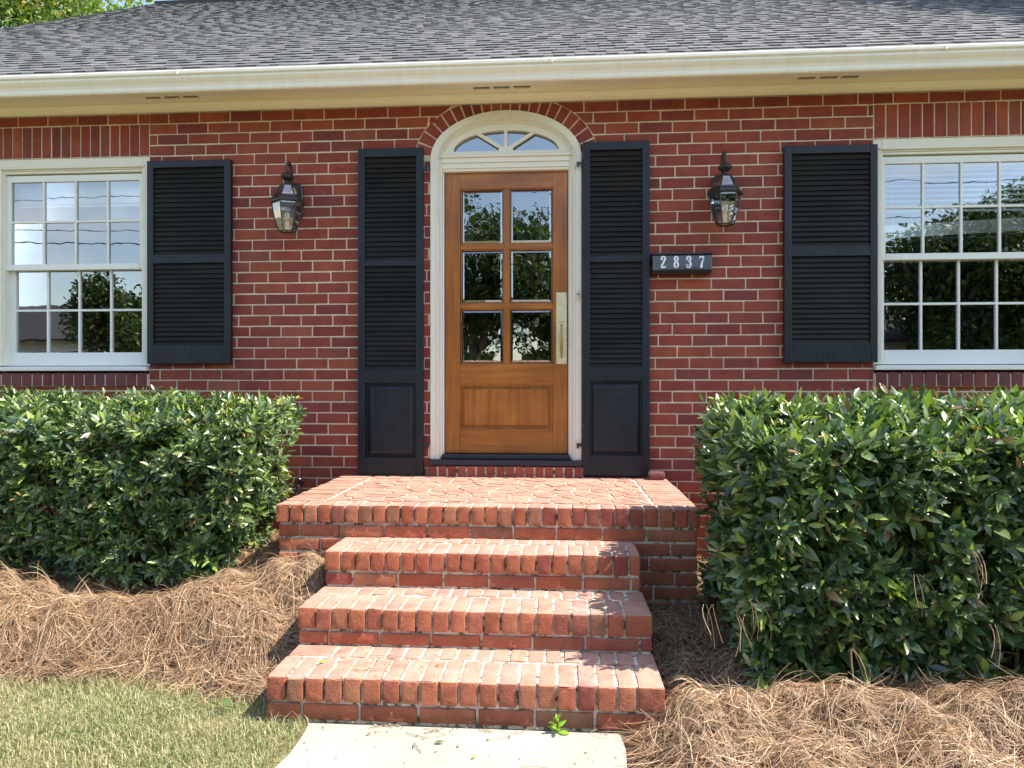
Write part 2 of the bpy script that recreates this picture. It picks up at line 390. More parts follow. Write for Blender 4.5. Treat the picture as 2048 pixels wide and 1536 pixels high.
def arch_x(z, grow):            # half width of the arch (outer casing + grow) at height z
    if z <= ZSPR: return DHA + grow
    k = 1 - ((z - ZSPR) / (ARB + grow)) ** 2
    return (DHA + grow) * math.sqrt(k) if k > 0 else 0
rects = [(WL[0], WL[1], ZSILLB - .115, ZHEAD + .245), (WR[0], WR[1], ZSILLB - .115, ZHEAD + .245)]
def cut(pieces, x0, x1):
    out = []
    for a, b in pieces:
        if b <= x0 or a >= x1: out.append((a, b)); continue
        if a < x0: out.append((a, x0)) 
        if b > x1: out.append((x1, b))
    return out
G = .0055
brick = MB(); mort = MB()
k = 0; z1 = ZT + .0
while z1 > .06:
    z0 = z1 - CH; off = (k % 2) * BL / 2 + .02 * math.sin(k * 2.1)
    if k == 0: off = .07
    x = HX0 - BL + off
    while x < HX1:
        a, b = max(x, HX0) + G, min(x + BL, HX1) - G; x += BL
        if b - a < .03: continue
        zc = (z0 + z1) / 2; pcs = [(a, b)]; zz0, zz1 = z0 + G, z1 - G
        zlim = {}
        pcs = [(a, b, zz0, zz1)]
        for (rx0, rx1, rz0, rz1) in rects:
            nx_ = []
            for (p, q, zl0, zl1) in pcs:
                if q <= rx0 or p >= rx1 or z1 <= rz0 or z0 >= rz1: nx_.append((p, q, zl0, zl1)); continue
                if p < rx0 - G: nx_.append((p, rx0 - G, zl0, zl1))
                if q > rx1 + G: nx_.append((rx1 + G, q, zl0, zl1))
                ia, ib = max(p, rx0 + G * .0), min(q, rx1)
                if rz0 > z0 + .012: nx_.append((ia, ib, zl0, min(zl1, rz0 - G)))
                if rz1 < z1 - .012: nx_.append((ia, ib, max(zl0, rz1 + G), zl1))
            pcs = nx_
        # door arch, with sloping cuts
        for (pa, pb, zz0, zz1) in pcs:
            if zz1 - zz0 < .012 or pb - pa < .012: continue
            done = False
            if z1 < ZDB - .16: hl = hu = 0
            elif zc < ZSPR + .01: hl = hu = DHA + .006
            else: hl, hu = arch_x(zz0, .125), arch_x(zz1, .125)
            if hl <= 0 and hu <= 0: segs = [((pa, pb), (pa, pb))]
            else:
                segs = []
                L_l, L_u = DCX - hl, DCX - hu; R_l, R_u = DCX + hl, DCX + hu
                if pa < max(L_l, L_u): segs.append(((pa, min(pb, L_l)), (pa, min(pb, L_u))))
                if pb > min(R_l, R_u): segs.append(((max(pa, R_l), pb), (max(pa, R_u), pb)))
            for (l, u) in segs:
                if min(l[1] - l[0], u[1] - u[0]) < .012 and max(l[1] - l[0], u[1] - u[0]) < .035: continue
                l = (l[0], max(l[1], l[0] + .004)); u = (u[0], max(u[1], u[0] + .004))
                j = random.uniform(-.0016, .0016)
                jz = [random.uniform(-.0016, .0016) for _ in range(4)]
                brick.chip([(l[0], zz0 + jz[0]), (l[1], zz0 + jz[1]), (u[1], zz1 + jz[2]), (u[0], zz1 + jz[3])], j, .095, .0035)
    z1 = z0; k += 1
# soldier courses over the windows
for (a, b) in (WL, WR):
    n = round((b - a) / .0805); s_ = (b - a) / n
    for i in range(n):
        x0 = a + i * s_ + G; x1 = a + (i + 1) * s_ - G
        brick.chip([(x0, ZHEAD + G + .002), (x1, ZHEAD + G + random.uniform(0, .004)), (x1, ZHEAD + .245 - G), (x0, ZHEAD + .245 - G)], random.uniform(-.002, .002), .095, .0035)
# voussoirs round the door arch
NV = 21
def apt(t, grow): return (DCX + (DHA + grow) * math.cos(t), ZSPR + (ARB + grow) * math.sin(t))
ts = [lerp(math.radians(4), math.radians(176), i / 400) for i in range(401)]
acc = [0]
for i in range(400):
    p, q = apt(ts[i], .05), apt(ts[i + 1], .05); acc.append(acc[-1] + math.hypot(p[0] - q[0], p[1] - q[1]))
def tat(s): return float(np.interp(s, acc, ts))
for i in range(NV):
    sA, sB = acc[-1] * i / NV + G, acc[-1] * (i + 1) / NV - G
    ta, tb = tat(sA), tat(sB)
    a0, a1 = apt(ta, .004), apt(tb, .004)
    def outer(t):
        p0 = apt(t, .004); nx, nz = math.cos(t) / (DHA), math.sin(t) / (ARB); l = math.hypot(nx, nz); nx, nz = nx / l, nz / l
        q = .112
        if p0[1] + nz * q > ZT - .004: q = max(.01, (ZT - .004 - p0[1]) / max(nz, .2))
        return (p0[0] + nx * q, p0[1] + nz * q)
    b0, b1 = outer(ta), outer(tb)
    brick.chip([a1, a0, b0, b1], random.uniform(-.001, .003), .095, .0035)
wall = brick.build('brick_wall', M['brick'], house)
# rowlock sills under windows and door
sb = MB()
for (a, b) in (WL, WR):
    n = round((b - a) / .083); s_ = (b - a) / n
    for i in range(n):
        x0 = a + i * s_ + .006; x1 = a + (i + 1) * s_ - .006; yo = -.026 + random.uniform(-.003, .003)
        sb.hexa([(x0, yo, ZSILLB - .112), (x1, yo, ZSILLB - .112), (x1, .09, ZSILLB - .112), (x0, .09, ZSILLB - .112),
                 (x0, yo, ZSILLB - .018), (x1, yo, ZSILLB - .018), (x1, .09, ZSILLB - .003), (x0, .09, ZSILLB - .003)])
    mort.box(a + .002, b - .002, -.018, .085, ZSILLB - .114, ZSILLB - .026)
    sb.build('window_sill_bricks', M['brick_dark'], house, bevel=.004); sb = MB()
# mortar plane with openings (strips)
def mort_strip(x0, x1, z0, z1): mort.box(x0, x1, .0065, .10, z0, z1)
segs_x = [HX0 + .004, WL[0] - .002, WL[1] + .002, DCX - DHA - .004, DCX + DHA + .004, WR[0] - .002, WR[1] + .002, HX1 - .004]
for i in (0, 2, 4, 6): mort_strip(segs_x[i], segs_x[i + 1], .1, ZT)
for i in (1, 5):
    mort_strip(segs_x[i], segs_x[i + 1], .1, ZSILLB - .02); mort_strip(segs_x[i], segs_x[i + 1], ZHEAD + .002, ZT)
mort_strip(segs_x[3], segs_x[4], .1, ZDB - .17)
N = 40
for i in range(N):             # above the arch
    ta, tb = math.pi * i / N, math.pi * (i + 1) / N
    (xa, za), (xb, zb) = apt(ta, .003), apt(tb, .003)
    mort.hexa([(xb, .0065, zb), (xa, .0065, za), (xa, .10, za), (xb, .10, zb), (xb, .0065, ZT), (xa, .0065, ZT), (xa, .10, ZT), (xb, .10, ZT)])
mort.build('mortar_bed', M['mortar'], house)

# eaves -------------------------------------------------------------
RX0, RX1 = -6.78, 6.75
ev = MB()
zf = ZT
ev.extrude([(.0, zf), (-.022, zf), (-.024, zf + .020), (-.030, zf + .024), (-.034, zf + .034), (-.044, zf + .046), (-.046, zf + .056), (0, zf + .056)], HX0, HX1)
ev.build('frieze_moulding', M['cream'], house)
ev = MB(); zs = zf + .058
# soffit with vent slots cut in it: boards in front of, behind and between the slots
vents = []
for cx_px in (341, 1003, 1659):
    cx = PXx(cx_px, -.15); vents.append(cx)
VW, VG, VY0, VY1 = .118, .026, -.235, -.105
xs = [RX0 + .1]
for cx in vents:
    for j in (-1, 0, 1): c0 = cx + j * (VW + VG); xs += [c0 - VW / 2, c0 + VW / 2]
xs.append(RX1 - .1)
ev.box(xs[0], xs[-1], VY1, 0, zs, zs + .012); ev.box(xs[0], xs[-1], -.30, VY0, zs, zs + .012)
for i in range(0, len(xs), 2): ev.box(xs[i], xs[i + 1], VY0, VY1, zs, zs + .012)
ev.build('soffit', M['cream'], house)
for cx in vents:
    v = MB()
    v.box(cx - .25, cx + .25, VY0 - .02, VY1 + .02, zs + .03, zs + .036)
    vo = v.build('soffit_vent', M['dark_opening'], house)
    v = MB()
    for j in (-1, 0, 1):
        c0 = cx + j * (VW + VG)
        for q in range(4):
            yy = VY0 + .018 + q * .030
            v.hexa([(c0 - VW / 2, yy, zs - .001), (c0 + VW / 2, yy, zs - .001), (c0 + VW / 2, yy + .002, zs - .001), (c0 - VW / 2, yy + .002, zs - .001),
                    (c0 - VW / 2, yy + .007, zs + .010), (c0 + VW / 2, yy + .007, zs + .010), (c0 + VW / 2, yy + .009, zs + .010), (c0 - VW / 2, yy + .009, zs + .010)])
    vl = v.build('vent_louvre', M['cream'], vo)
ev = MB(); ev.box(RX0 + .05, RX1 - .05, -.322, -.301, zs - .045, zs + .075); ev.build('fascia', M['cream'], house, bevel=.003)
ev = MB(); g0 = EZ + 2.018; y_ = -.323
prof = [(0, 0), (.062, 0), (.072, .006), (.076, .016), (.078, .034), (.086, .052), (.100, .068), (.110, .082), (.1105, .091), (.104, .094), (.103, .099), (.116, .103), (.120, .108), (.121, .124), (.117, .130), (.108, .130)]
ev.extrude([(y_ - d, g0 + h) for d, h in prof] + [(y_ - .104, g0 + .118), (y_ - .098, g0 + .09), (y_ - .08, g0 + .07), (y_ - .068, g0 + .03), (y_ - .06, g0 + .006), (y_ - .002, g0 + .006), (y_ - .002, g0 + .12), (y_, g0 + .12)], RX0, RX1)
gut = ev.build('gutter', M['gutter'], house)
ev = MB()
for xx in (-2.62, -.05, 2.45):
    ev = MB(); ev.box(xx - .006, xx + .006, y_ - .1245, y_ - .121, g0 + .100, g0 + .1315); ev.build('gutter_seam', M['gutter'], gut)

# roof ----------------------------------------------------------------
PITCH = .65; RY0, RZ0 = -.405, EZ + 2.155; RYR = 6.02
an = math.atan(PITCH); sl = (RYR - RY0) / math.cos(an)
def rp(x, s, h): return (x, RY0 + s * math.cos(an) - h * math.sin(an), RZ0 + s * math.sin(an) + h * math.cos(an))
rf = MB(); 
rf.hexa([rp(RX0 + .02, .03, -.03), rp(RX1 - .02, .03, -.03), rp(RX1 - .02, sl, -.03), rp(RX0 + .02, sl, -.03), rp(RX0 + .02, .03, -.004), rp(RX1 - .02, .03, -.004), rp(RX1 - .02, sl, -.004), rp(RX0 + .02, sl, -.004)])
# rear slope and gable infill
rf.hexa([(RX0, RYR, RZ0 + sl * math.sin(an) - .03), (RX1, RYR, RZ0 + sl * math.sin(an) - .03), (RX1, 12.4, RZ0 - .03), (RX0, 12.4, RZ0 - .03),
         (RX0, RYR, RZ0 + sl * math.sin(an)), (RX1, RYR, RZ0 + sl * math.sin(an)), (RX1, 12.4, RZ0), (RX0, 12.4, RZ0)], 0)
m, nt, b = base_mat('asphalt_shingle')
g = nt.nodes.new('ShaderNodeNewGeometry')
c = ramp(nt, g.outputs['Random Per Island'], [(0, (.082, .084, .089)), (.3, (.110, .113, .119)), (.7, (.130, .133, .139)), (1, (.160, .163, .168))])
n2 = noise_(nt, 260, 3, .8); n1 = noise_(nt, 1.3, 5)
c = mixc(nt, 1.0, c, ramp(nt, n2, [(.3, (.62, .62, .64)), (.7, (1.35, 1.35, 1.33))]), 'MULTIPLY')
c = mixc(nt, 1.0, c, ramp(nt, n1, [(.3, (.88, .88, .92)), (.7, (1.1, 1.1, 1.06))]), 'MULTIPLY')
nt.links.new(c, b.inputs['Base Color']); b.inputs['Roughness'].default_value = .9; bump(nt, b, n2, .6, .004); M['shingle'] = m
M['shingle_base'] = simple('shingle_underlay', (.05, .05, .055), .9, .1)
roof = rf.build('roof', M['shingle_base'], house)
sh = MB(); EXP = .137
def tab(x0, x1, s0, s1, h0, h1, lift=0):
    l = random.uniform(0, .0012)
    sh.hexa([rp(x0, s0, h0 - .004), rp(x1, s0, h0 - .004), rp(x1, s1, h1 - .004), rp(x0, s1, h1 - .004), rp(x0, s0, h0 + .003 + l), rp(x1, s0, h0 + .003 + l), rp(x1, s1, h1 + .001), rp(x0, s1, h1 + .001)])
# starter course: broad flat tabs, wavy over the gutter
x = RX0
while x < RX1:
    wd = random.uniform(.30, .42); lift = random.uniform(0, .004)
    tab(x + .0015, min(x + wd, RX1) - .0015, -.012 + random.uniform(-.004, .004), .16, .001 + lift, 0); x += wd
nc = int((sl - .1) / EXP) + 1
for r in range(nc):
    s0 = .100 + r * EXP; s1 = min(s0 + EXP + .03, sl)
    if s0 > sl: break
    x = RX0 - random.uniform(0, .3); up = True
    while x < RX1:
        wd = random.uniform(.06, .16)
        a, b = max(x, RX0) + .0012, min(x + wd, RX1) - .0012
        if b > a + .01:
            if up: tab(a, b, s0 + random.uniform(-.003, .003), s1, .0085, .001)
            else: tab(a, b, s0 + random.uniform(.0, .016), s1, .0036, .0005)
        x += wd; up = not up if random.random() < .85 else up
sh.build('shingles', M['shingle'], roof)
rv = MB()
xr = PXx(322, RYR); zr = RZ0 + sl * math.sin(an)
rv.extrude([(RYR - .19, zr - .115), (RYR - .19, zr - .055), (RYR, zr + .05), (RYR + .17, zr - .05), (RYR + .17, zr - .1), (RYR, zr - .01)], xr, RX1 - .3)
rv.build('ridge_vent', simple('black_ridge_vent', (.012, .012, .014), .6, .2), roof)
rk = MB()
rk.hexa([rp(RX0 - .0, 0, -.10), rp(RX0 + .02, 0, -.10), rp(RX0 + .02, sl, -.10), rp(RX0, sl, -.10), rp(RX0, 0, -.006), rp(RX0 + .02, 0, -.006), rp(RX0 + .02, sl, -.006), rp(RX0, sl, -.006)])
rk.build('rake_board', M['cream'], roof)

# end walls, back wall and rooms (seen through the glass) -----------------
ex = MB()
GW = (1.0, 2.7, .95, 2.75)      # gable window: y0,y1,z0,z1
for X0, X1_, hole in ((HX0, HX0 + .12, True), (HX1 - .12, HX1, False)):
    Y0_, Y1_ = .11, 11.9
    if hole:
        ex.box(X0, X1_, Y0_, GW[0], .05, ZT); ex.box(X0, X1_, GW[1], Y1_, .05, ZT)
        ex.box(X0, X1_, GW[0], GW[1], .05, GW[2]); ex.box(X0, X1_, GW[0], GW[1], GW[3], ZT)
    else: ex.box(X0, X1_, Y0_, Y1_, .05, ZT)
    ex.add([(X0, .2, ZT), (X1_, .2, ZT), (X0, 11.8, ZT), (X1_, 11.8, ZT), (X0, RYR, zr - .08), (X1_, RYR, zr - .08)], [(0, 2, 4), (1, 5, 3), (0, 4, 5, 1), (4, 2, 3, 5), (0, 1, 3, 2)])
ex.box(HX0, HX1, 11.9, 12.02, .05, ZT)
ex.build('side_walls', simple('side_brickwork', (.22, .05, .04), .85, .2, 8), house)
rm = MB()
rm.box(HX0 + .13, HX1 - .13, .12, 5.2, ZDB - .05, ZDB - .02, 1)           # floor
rm.box(HX0 + .13, HX1 - .13, .12, 5.2, ZT + .0, ZT + .02)                   # ceiling
BW = [(1.9, 2.75, 1.3, 2.7), (3.3, 4.3, 1.3, 2.7)]
xx = HX0 + .13
for (a, b, z0, z1) in BW:
    rm.box(xx, a, 5.2, 5.3, .7, ZT); rm.box(a, b, 5.2, 5.3, .7, z0); rm.box(a, b, 5.2, 5.3, z1, ZT); xx = b
rm.box(xx, HX1 - .13, 5.2, 5.3, .7, ZT)
rm.box(-1.62, -1.52, .12, 5.19, ZDB - .02, ZT - .002); rm.box(.85, .95, .12, 5.19, ZDB - .02, ZT - .002)
# inner lining beside the openings so that nothing of the sky leaks in
room = rm.build('room', [M['plaster'], M['room_floor']], house)
iw = MB()
def grid_window(mbx, axis, c, a0, a1, z0, z1, na, nz):
    for i in range(na + 1):
        t = lerp(a0, a1, i / na); q = .03 if i in (0, na) else .012
        (mbx.box(c - .02, c + .02, t - q, t + q, z0, z1) if axis == 'x' else mbx.box(t - q, t + q, c - .02, c + .02, z0, z1))
    for j in range(nz + 1):
        t = lerp(z0, z1, j / nz); q = .03 if j in (0, nz, nz // 2) else .011
        (mbx.box(c - .018, c + .018, a0 + .031, a1 - .031, t - q, t + q) if axis == 'x' else mbx.box(a0 + .031, a1 - .031, c - .018, c + .018, t - q, t + q))
grid_window(iw, 'x', HX0 + .06, GW[0], GW[1], GW[2], GW[3], 4, 4)
iw.build('side_window_frame', M['sash'], house)
for (a, b, z0, z1) in BW: iw = MB(); grid_window(iw, 'y', 5.25, a, b, z0, z1, 3, 4); iw.build('rear_window_frame', M['sash'], house)
iw = MB()
yb, zb = 2.76, 2.2
for i in range(26): iw.box(HX0 + .15, HX0 + .155, GW[0] - .02, GW[1] + .02, GW[3] - .02 - i * .03, GW[3] - .004 - i * .03)

# ------------------------------------------------------------------ windows
def window(xl, xr, cols_u, cols_l, label):
    yu, yl = .045, .082
    fr = MB()
    # casing: side boards, header with mouldings, inner stops
    cw = .058
    fr.box(xl, xl + cw, .012, .12, ZSILLT - .002, ZHEAD); fr.box(xr - cw, xr, .012, .12, ZSILLT - .002, ZHEAD)
    fr.box(xl + cw, xr - cw, .010, .12, ZHEAD - .062, ZHEAD)
    fr.box(xl + cw, xr - cw, .020, .12, ZHEAD - .086, ZHEAD - .064); fr.box(xl + cw - .018, xr - cw + .018, .002, .011, ZHEAD - .075, ZHEAD - .060)
    fr.box(xl + cw + .0, xl + cw + .014, .024, .12, ZSILLT, ZHEAD - .088); fr.box(xr - cw - .014, xr - cw, .024, .12, ZSILLT, ZHEAD - .088)
    fr.box(xl + cw + .014, xr - cw - .014, .026, .12, ZHEAD - .104, ZHEAD - .088)
    w_ = fr.build('window', M['white'], house, bevel=.003); w_['label'] = label
    s_ = MB(); s_.hexa([(xl - .0, -.034, ZSILLB), (xr + .0, -.034, ZSILLB), (xr, .12, ZSILLB), (xl, .12, ZSILLB), (xl, -.034, ZSILLT - .012), (xr, -.034, ZSILLT - .012), (xr, .12, ZSILLT - .003), (xl, .12, ZSILLT - .003)])
    s_.build('sill', M['sash'], w_, bevel=.004)
    ztop, z_m1, zpb = EZ + 1.548, EZ + 1.240, EZ + .912
    L, R = xl + cw + .014, xr - cw - .014
    u = MB(); st = .016
    c = cols_u
    u.box(L, c[0], yu, yu + .032, zpb - .045, ztop + .05); u.box(c[-1], R, yu, yu + .032, zpb - .045, ztop + .05)
    u.box(c[0], c[-1], yu + .0005, yu + .0315, ztop, ztop + .05); u.box(c[0], c[-1], yu - .004, yu + .0315, zpb - .045, zpb)
    for x in c[1:-1]: u.box(x - .0085, x + .0085, yu + .004, yu + .028, zpb, ztop)
    for i in range(len(c) - 1):
        a = c[i] + (.0085 if i else 0); b = c[i + 1] - (.0085 if i < len(c) - 2 else 0)
        u.box(a, b, yu + .0045, yu + .0275, z_m1 - .0085, z_m1 + .0085)
    u.build('upper_sash', M['sash'], w_, bevel=.0025)
    c = cols_l; z0, z1, z2 = EZ + .232, EZ + .560, EZ + .868
    u = MB()
    u.box(L, c[0], yl, yl + .032, ZSILLT, z2 + .03); u.box(c[-1], R, yl, yl + .032, ZSILLT, z2 + .03)
    u.box(c[0], c[-1], yl + .0005, yl + .0315, z2, z2 + .03); u.box(c[0], c[-1], yl + .0005, yl + .0315, ZSILLT, z0)
    for x in c[1:-1]: u.box(x - .0085, x + .0085, yl + .004, yl + .028, z0, z2)
    for i in range(len(c) - 1):
        a = c[i] + (.0085 if i else 0); b = c[i + 1] - (.0085 if i < len(c) - 2 else 0)
        u.box(a, b, yl + .0045, yl + .0275, z1 - .0085, z1 + .0085)
    u.build('lower_sash', M['sash'], w_, bevel=.0025)
    for nm, c, y, za, zb, zm in (('upper_glass', cols_u, yu, zpb, ztop, z_m1), ('lower_glass', cols_l, yl, z0, z2, z1)):
        gl = MB()
        for i in range(len(c) - 1):
            for (p, q) in ((za, zm), (zm, zb)):
                a, b = c[i] , c[i + 1]; yy = y + .016; j = [random.uniform(-.0010, .0010) for _ in range(3)]
                gl.add([(a, yy + j[0], p), (b, yy + j[1], p), (b, yy + j[1] + j[2], q), (a, yy + j[0] + j[2], q)], [(0, 1, 2, 3)])
        gl.build(nm, M['glass'], w_)
    return w_
cu = [PXx(p, .061) for p in (26, 91, 158, 226, 293)]; cl = [PXx(p, .098) for p in (35, 99, 166, 234, 300)]
dx = WL[1] - .058 - .014 - .03
window(WL[0], WL[1], [PXx(26, .061) + (dx - PXx(26, .061)) * i / 4 for i in range(5)], [PXx(35, .098) + (dx - PXx(35, .098)) * i / 4 for i in range(5)], 'window left of the door, blind fully raised')
a0 = WR[0] + .058 + .014 + .028
window(WR[0], WR[1], [a0 + (WR[1] - .10 - a0) * i / 4 for i in range(5)], [a0 + .006 + (WR[1] - .10 - a0 - .006) * i / 4 for i in range(5)], 'window right of the door, blind half lowered')

# blinds (hang inside: things of their own)
def slats(mbx, xa, xb, zt, zb_, sp, y=.15, tilt=0, ang=.5, th=.0012):
    z = zt
    while z > zb_:
        for i in range(1):
            dz = .015 * math.sin(ang)
            mbx.hexa([(xa, y - .012, z - dz), (xb, y - .012, z - dz + tilt), (xb, y + .012, z + dz + tilt), (xa, y + .012, z + dz),
                      (xa, y - .012, z - dz + th), (xb, y - .012, z - dz + tilt + th), (xb, y + .012, z + dz + tilt + th), (xa, y + .012, z + dz + th)])
        z -= sp
bl = empty('window_blind', ((WL[0] + WL[1]) / 2, .17, ZHEAD - .1), 'white slatted blind pulled up tight at the top of the left window', 'window blind')
b_ = MB(); slats(b_, WL[0] + .09, WL[1] - .09, EZ + 1.55, EZ + 1.40, .0055, ang=.1, th=.0045); b_.build('slat_stack', M['blind'], bl)
b_ = MB(); b_.box(WL[0] + .08, WL[1] - .08, .15, .19, EZ + 1.555, EZ + 1.60); b_.build('headrail', M['blind'], bl)
b_ = MB(); b_.box(WL[0] + .09, WL[1] - .09, .155, .185, EZ + 1.38, EZ + 1.397); b_.build('bottom_rail', M['blind'], bl)
b_ = MB(); xx = WL[0] + .27; b_.sweep([(xx, .145, EZ + 1.55), (xx + .003, .145, EZ + 1.1), (xx, .145, EZ + .75)], .0022, 6); b_.build('cord', M['blind'], bl)
bl = empty('window_blind', ((WR[0] + WR[1]) / 2, .17, ZHEAD - .1), 'white slatted blind hanging crooked, half way down the right window', 'window blind')
b_ = MB(); slats(b_, WR[0] + .09, WR[1] - .09, EZ + 1.53, EZ + 1.20, .037, ang=.75); b_.build('slats', M['blind'], bl)
b_ = MB(); slats(b_, WR[0] + .09, WR[1] - .09, EZ + 1.125, EZ + 1.035, .0055, tilt=.05, ang=.1, th=.0045); b_.build('slat_stack', M['blind'], bl)
b_ = MB(); b_.box(WR[0] + .08, WR[1] - .08, .15, .19, EZ + 1.555, EZ + 1.60); b_.build('headrail', M['blind'], bl)
b_ = MB()
for q in (.2, .42, .64, .86): xx = WR[0] + q; b_.sweep([(xx, .150, EZ + 1.55), (xx, .150, EZ + 1.1), (xx + .01, .147, EZ + 1.04)], .0016, 5)
b_.build('ladder_cords', M['blind'], bl)
b_ = MB(); xx = PXx(2012, .14)
b_.sweep([(xx, .14, EZ + 1.1), (xx, .14, EZ + .97)], .0015, 5); b_.lathe([(.003, .0), (.009, -.008), (.011, -.03), (.004, -.04)], (xx, .14, EZ + .97), 10)
b_.build('pull', M['blind'], bl)

# ------------------------------------------------------------------ shutters
def shutter(x0, x1, z0, z1, rails, panel, label, lean=0, sp=.0365):
    """rails: list of louvred openings (zlo, zhi); panel: (zlo,zhi) or None"""
    y0, y1 = -.050, -.014; st = .052 if x1 - x0 < .5 else .050
    fr = MB(); A, B = x0 + st, x1 - st
    fr.box(x0, A, y0, y1, z0, z1); fr.box(B, x1, y0, y1, z0, z1)
    ops = sorted(rails + ([panel] if panel else [])); zc = z0
    for (a, b) in ops:
        fr.box(A, B, y0 + .0008, y1 - .0008, zc, a); zc = b
    fr.box(A, B, y0 + .0008, y1 - .0008, zc, z1)
    s = fr.build('shutter', M['navy'], house, bevel=.003); s['label'] = label
    for (a, b) in rails:
        lv = MB(); n = max(1, round((b - a) / sp)); p = (b - a) / n
        for i in range(n):
            zc = a + (i + .5) * p; t = .0035; hh = p * .535; jj = random.uniform(-.0015, .0015)
            # slat slopes: upper edge at the back, lower edge in front
            ya, yb = y0 + .008, y0 + .022
            lv.hexa([(A - .002, ya, zc - hh - t + jj), (B + .002, ya, zc - hh - t), (B + .002, yb, zc + hh - t * 2), (A - .002, yb, zc + hh - t * 2),
                     (A - .002, ya, zc - hh + t + jj), (B + .002, ya, zc - hh + t), (B + .002, yb, zc + hh), (A - .002, yb, zc + hh)])
        lv.build('louvres', M['louver'], s, bevel=.0015)
    if panel:
        a, b = panel; pn = MB(); i1 = .012; i2 = .045
        pn.box(A, B, -.024, -.016, a, b)
        pn.hexa([(A + i1, -.024, a + i1), (B - i1, -.024, a + i1), (B - i2, -.042, a + i2), (A + i2, -.042, a + i2),
                 (A + i1, -.024, b - i1), (B - i1, -.024, b - i1), (B - i2, -.042, b - i2), (A + i2, -.042, b - i2)])
        pn.build('raised_panel', M['navy'], s, bevel=.002)
    return s
def zpx(px, py, Y=-.05): return P(px, py, Y)[1]
def sx(p): return PXx(p, -.05)
shutter(sx(293.5), sx(461), zpx(378, 727.5), zpx(378, 320), [(zpx(378, 690), zpx(378, 526)), (zpx(378, 508), zpx(378, 334))], None, 'shutter beside the left window')
sL = shutter(sx(715.5), sx(846), zpx(780, 950.5), zpx(780, 296), [(zpx(780, 739), zpx(780, 532)), (zpx(780, 520), zpx(780, 313))], (zpx(780, 915), zpx(780, 766)), 'tall shutter on the left of the door')
sR = shutter(sx(1165.5), sx(1299.5), zpx(1232, 952), zpx(1232, 282.5), [(zpx(1232, 735), zpx(1232, 524)), (zpx(1232, 511), zpx(1232, 299))], (zpx(1232, 911), zpx(1232, 762)), 'tall shutter on the right of the door')
shutter(sx(1569), sx(1756), zpx(1660, 725), zpx(1660, 290), [(zpx(1660, 686), zpx(1660, 512)), (zpx(1660, 491), zpx(1660, 306))], None, 'wider shutter beside the right window')
for s, px, sgn, ys in ((sL, 846, 1, (336, 890)), (sR, 1165.5, -1, (327, 890))):
    for py in ys:
        x, z = P(px, py, -.04); hm = MB()
        hm.box(x, x + sgn * .036, -.046, -.036, z - .011, z + .011); hm.sweep([(x + sgn * .036, -.041, z - .024), (x + sgn * .036, -.041, z + .014)], .0075, 8)
        hm.build('hinge', M['iron'], s, bevel=.001)
for s, px, py in ((sL, 726, 935), (sR, 1288, 930)):
    x, z = P(px, py, -.056); hm = MB()
    hm.sweep([(x, -.050, z), (x, -.062, z)], .008, 8); hm.sweep([(x - .012, -.060, z - .012), (x, -.064, z), (x + .008, -.060, z + .016)], .0035, 6)
    hm.build('holdback', M['iron'], s)

# ------------------------------------------------------------------ door surround
def arc_pts(ha, rb, n=36): return [(DCX + ha * math.cos(math.pi * i / n), ZSPR + rb * math.sin(math.pi * i / n)) for i in range(n + 1)]
def arch_band(mbx, grow_o, grow_i, y0, y1, zleg):
    """U-shaped band between two offsets of the casing outline, legs down to zleg"""
    o = arc_pts(DHA + grow_o, ARB + grow_o); i_ = arc_pts(DHA + grow_i, ARB + grow_i)
    for k in range(len(o) - 1):
        mbx.hexa([(o[k + 1][0], y0, o[k + 1][1]), (o[k][0], y0, o[k][1]), (o[k][0], y1, o[k][1]), (o[k + 1][0], y1, o[k + 1][1]),
                  (i_[k + 1][0], y0, i_[k + 1][1]), (i_[k][0], y0, i_[k][1]), (i_[k][0], y1, i_[k][1]), (i_[k + 1][0], y1, i_[k + 1][1])])
    for s in (-1, 1):
        mbx.box(DCX + s * (DHA + grow_o), DCX + s * (DHA + grow_i), y0, y1, zleg, ZSPR)
cs = MB(); zl = EZ - .562
arch_band(cs, 0, -.046, -.012, .10, zl); arch_band(cs, -.0465, -.056, -.020, .10, zl); arch_band(cs, -.0565, -.064, -.006, .10, zl)
arch_band(cs, -.0645, -.071, .004, .10, zl); arch_band(cs, -.0715, -.082, .012, .10, zl + .012)
frame = cs.build('door_frame', M['white'], house, bevel=.002, angle=50)
cs = MB()                                       # transom bar under the fanlight
hw = DHA - .083
for (za, zb_, y) in ((ZDT + .004, ZDT + .022, .020), (ZDT + .0225, ZDT + .044, .010), (ZDT + .0445, ZDT + .062, .016), (ZDT + .0625, ZDT + .098, .004), (ZDT + .0985, ZDT + .112, -.014), (ZDT + .1125, ZDT + .124, .018)):
    cs.box(DCX - hw, DCX + hw, y, .12, za, zb_)
cs.build('transom', M['white'], frame, bevel=.002)
cs = MB()
for s in (-1, 1): cs.box(DCX + s * hw, DCX + s * .4585, .030, .14, ZDB - .01, ZDT + .003)
cs.build('inner_jamb', simple('bright_white_jamb', (.84, .85, .86), .35, .02), frame, bevel=.002)
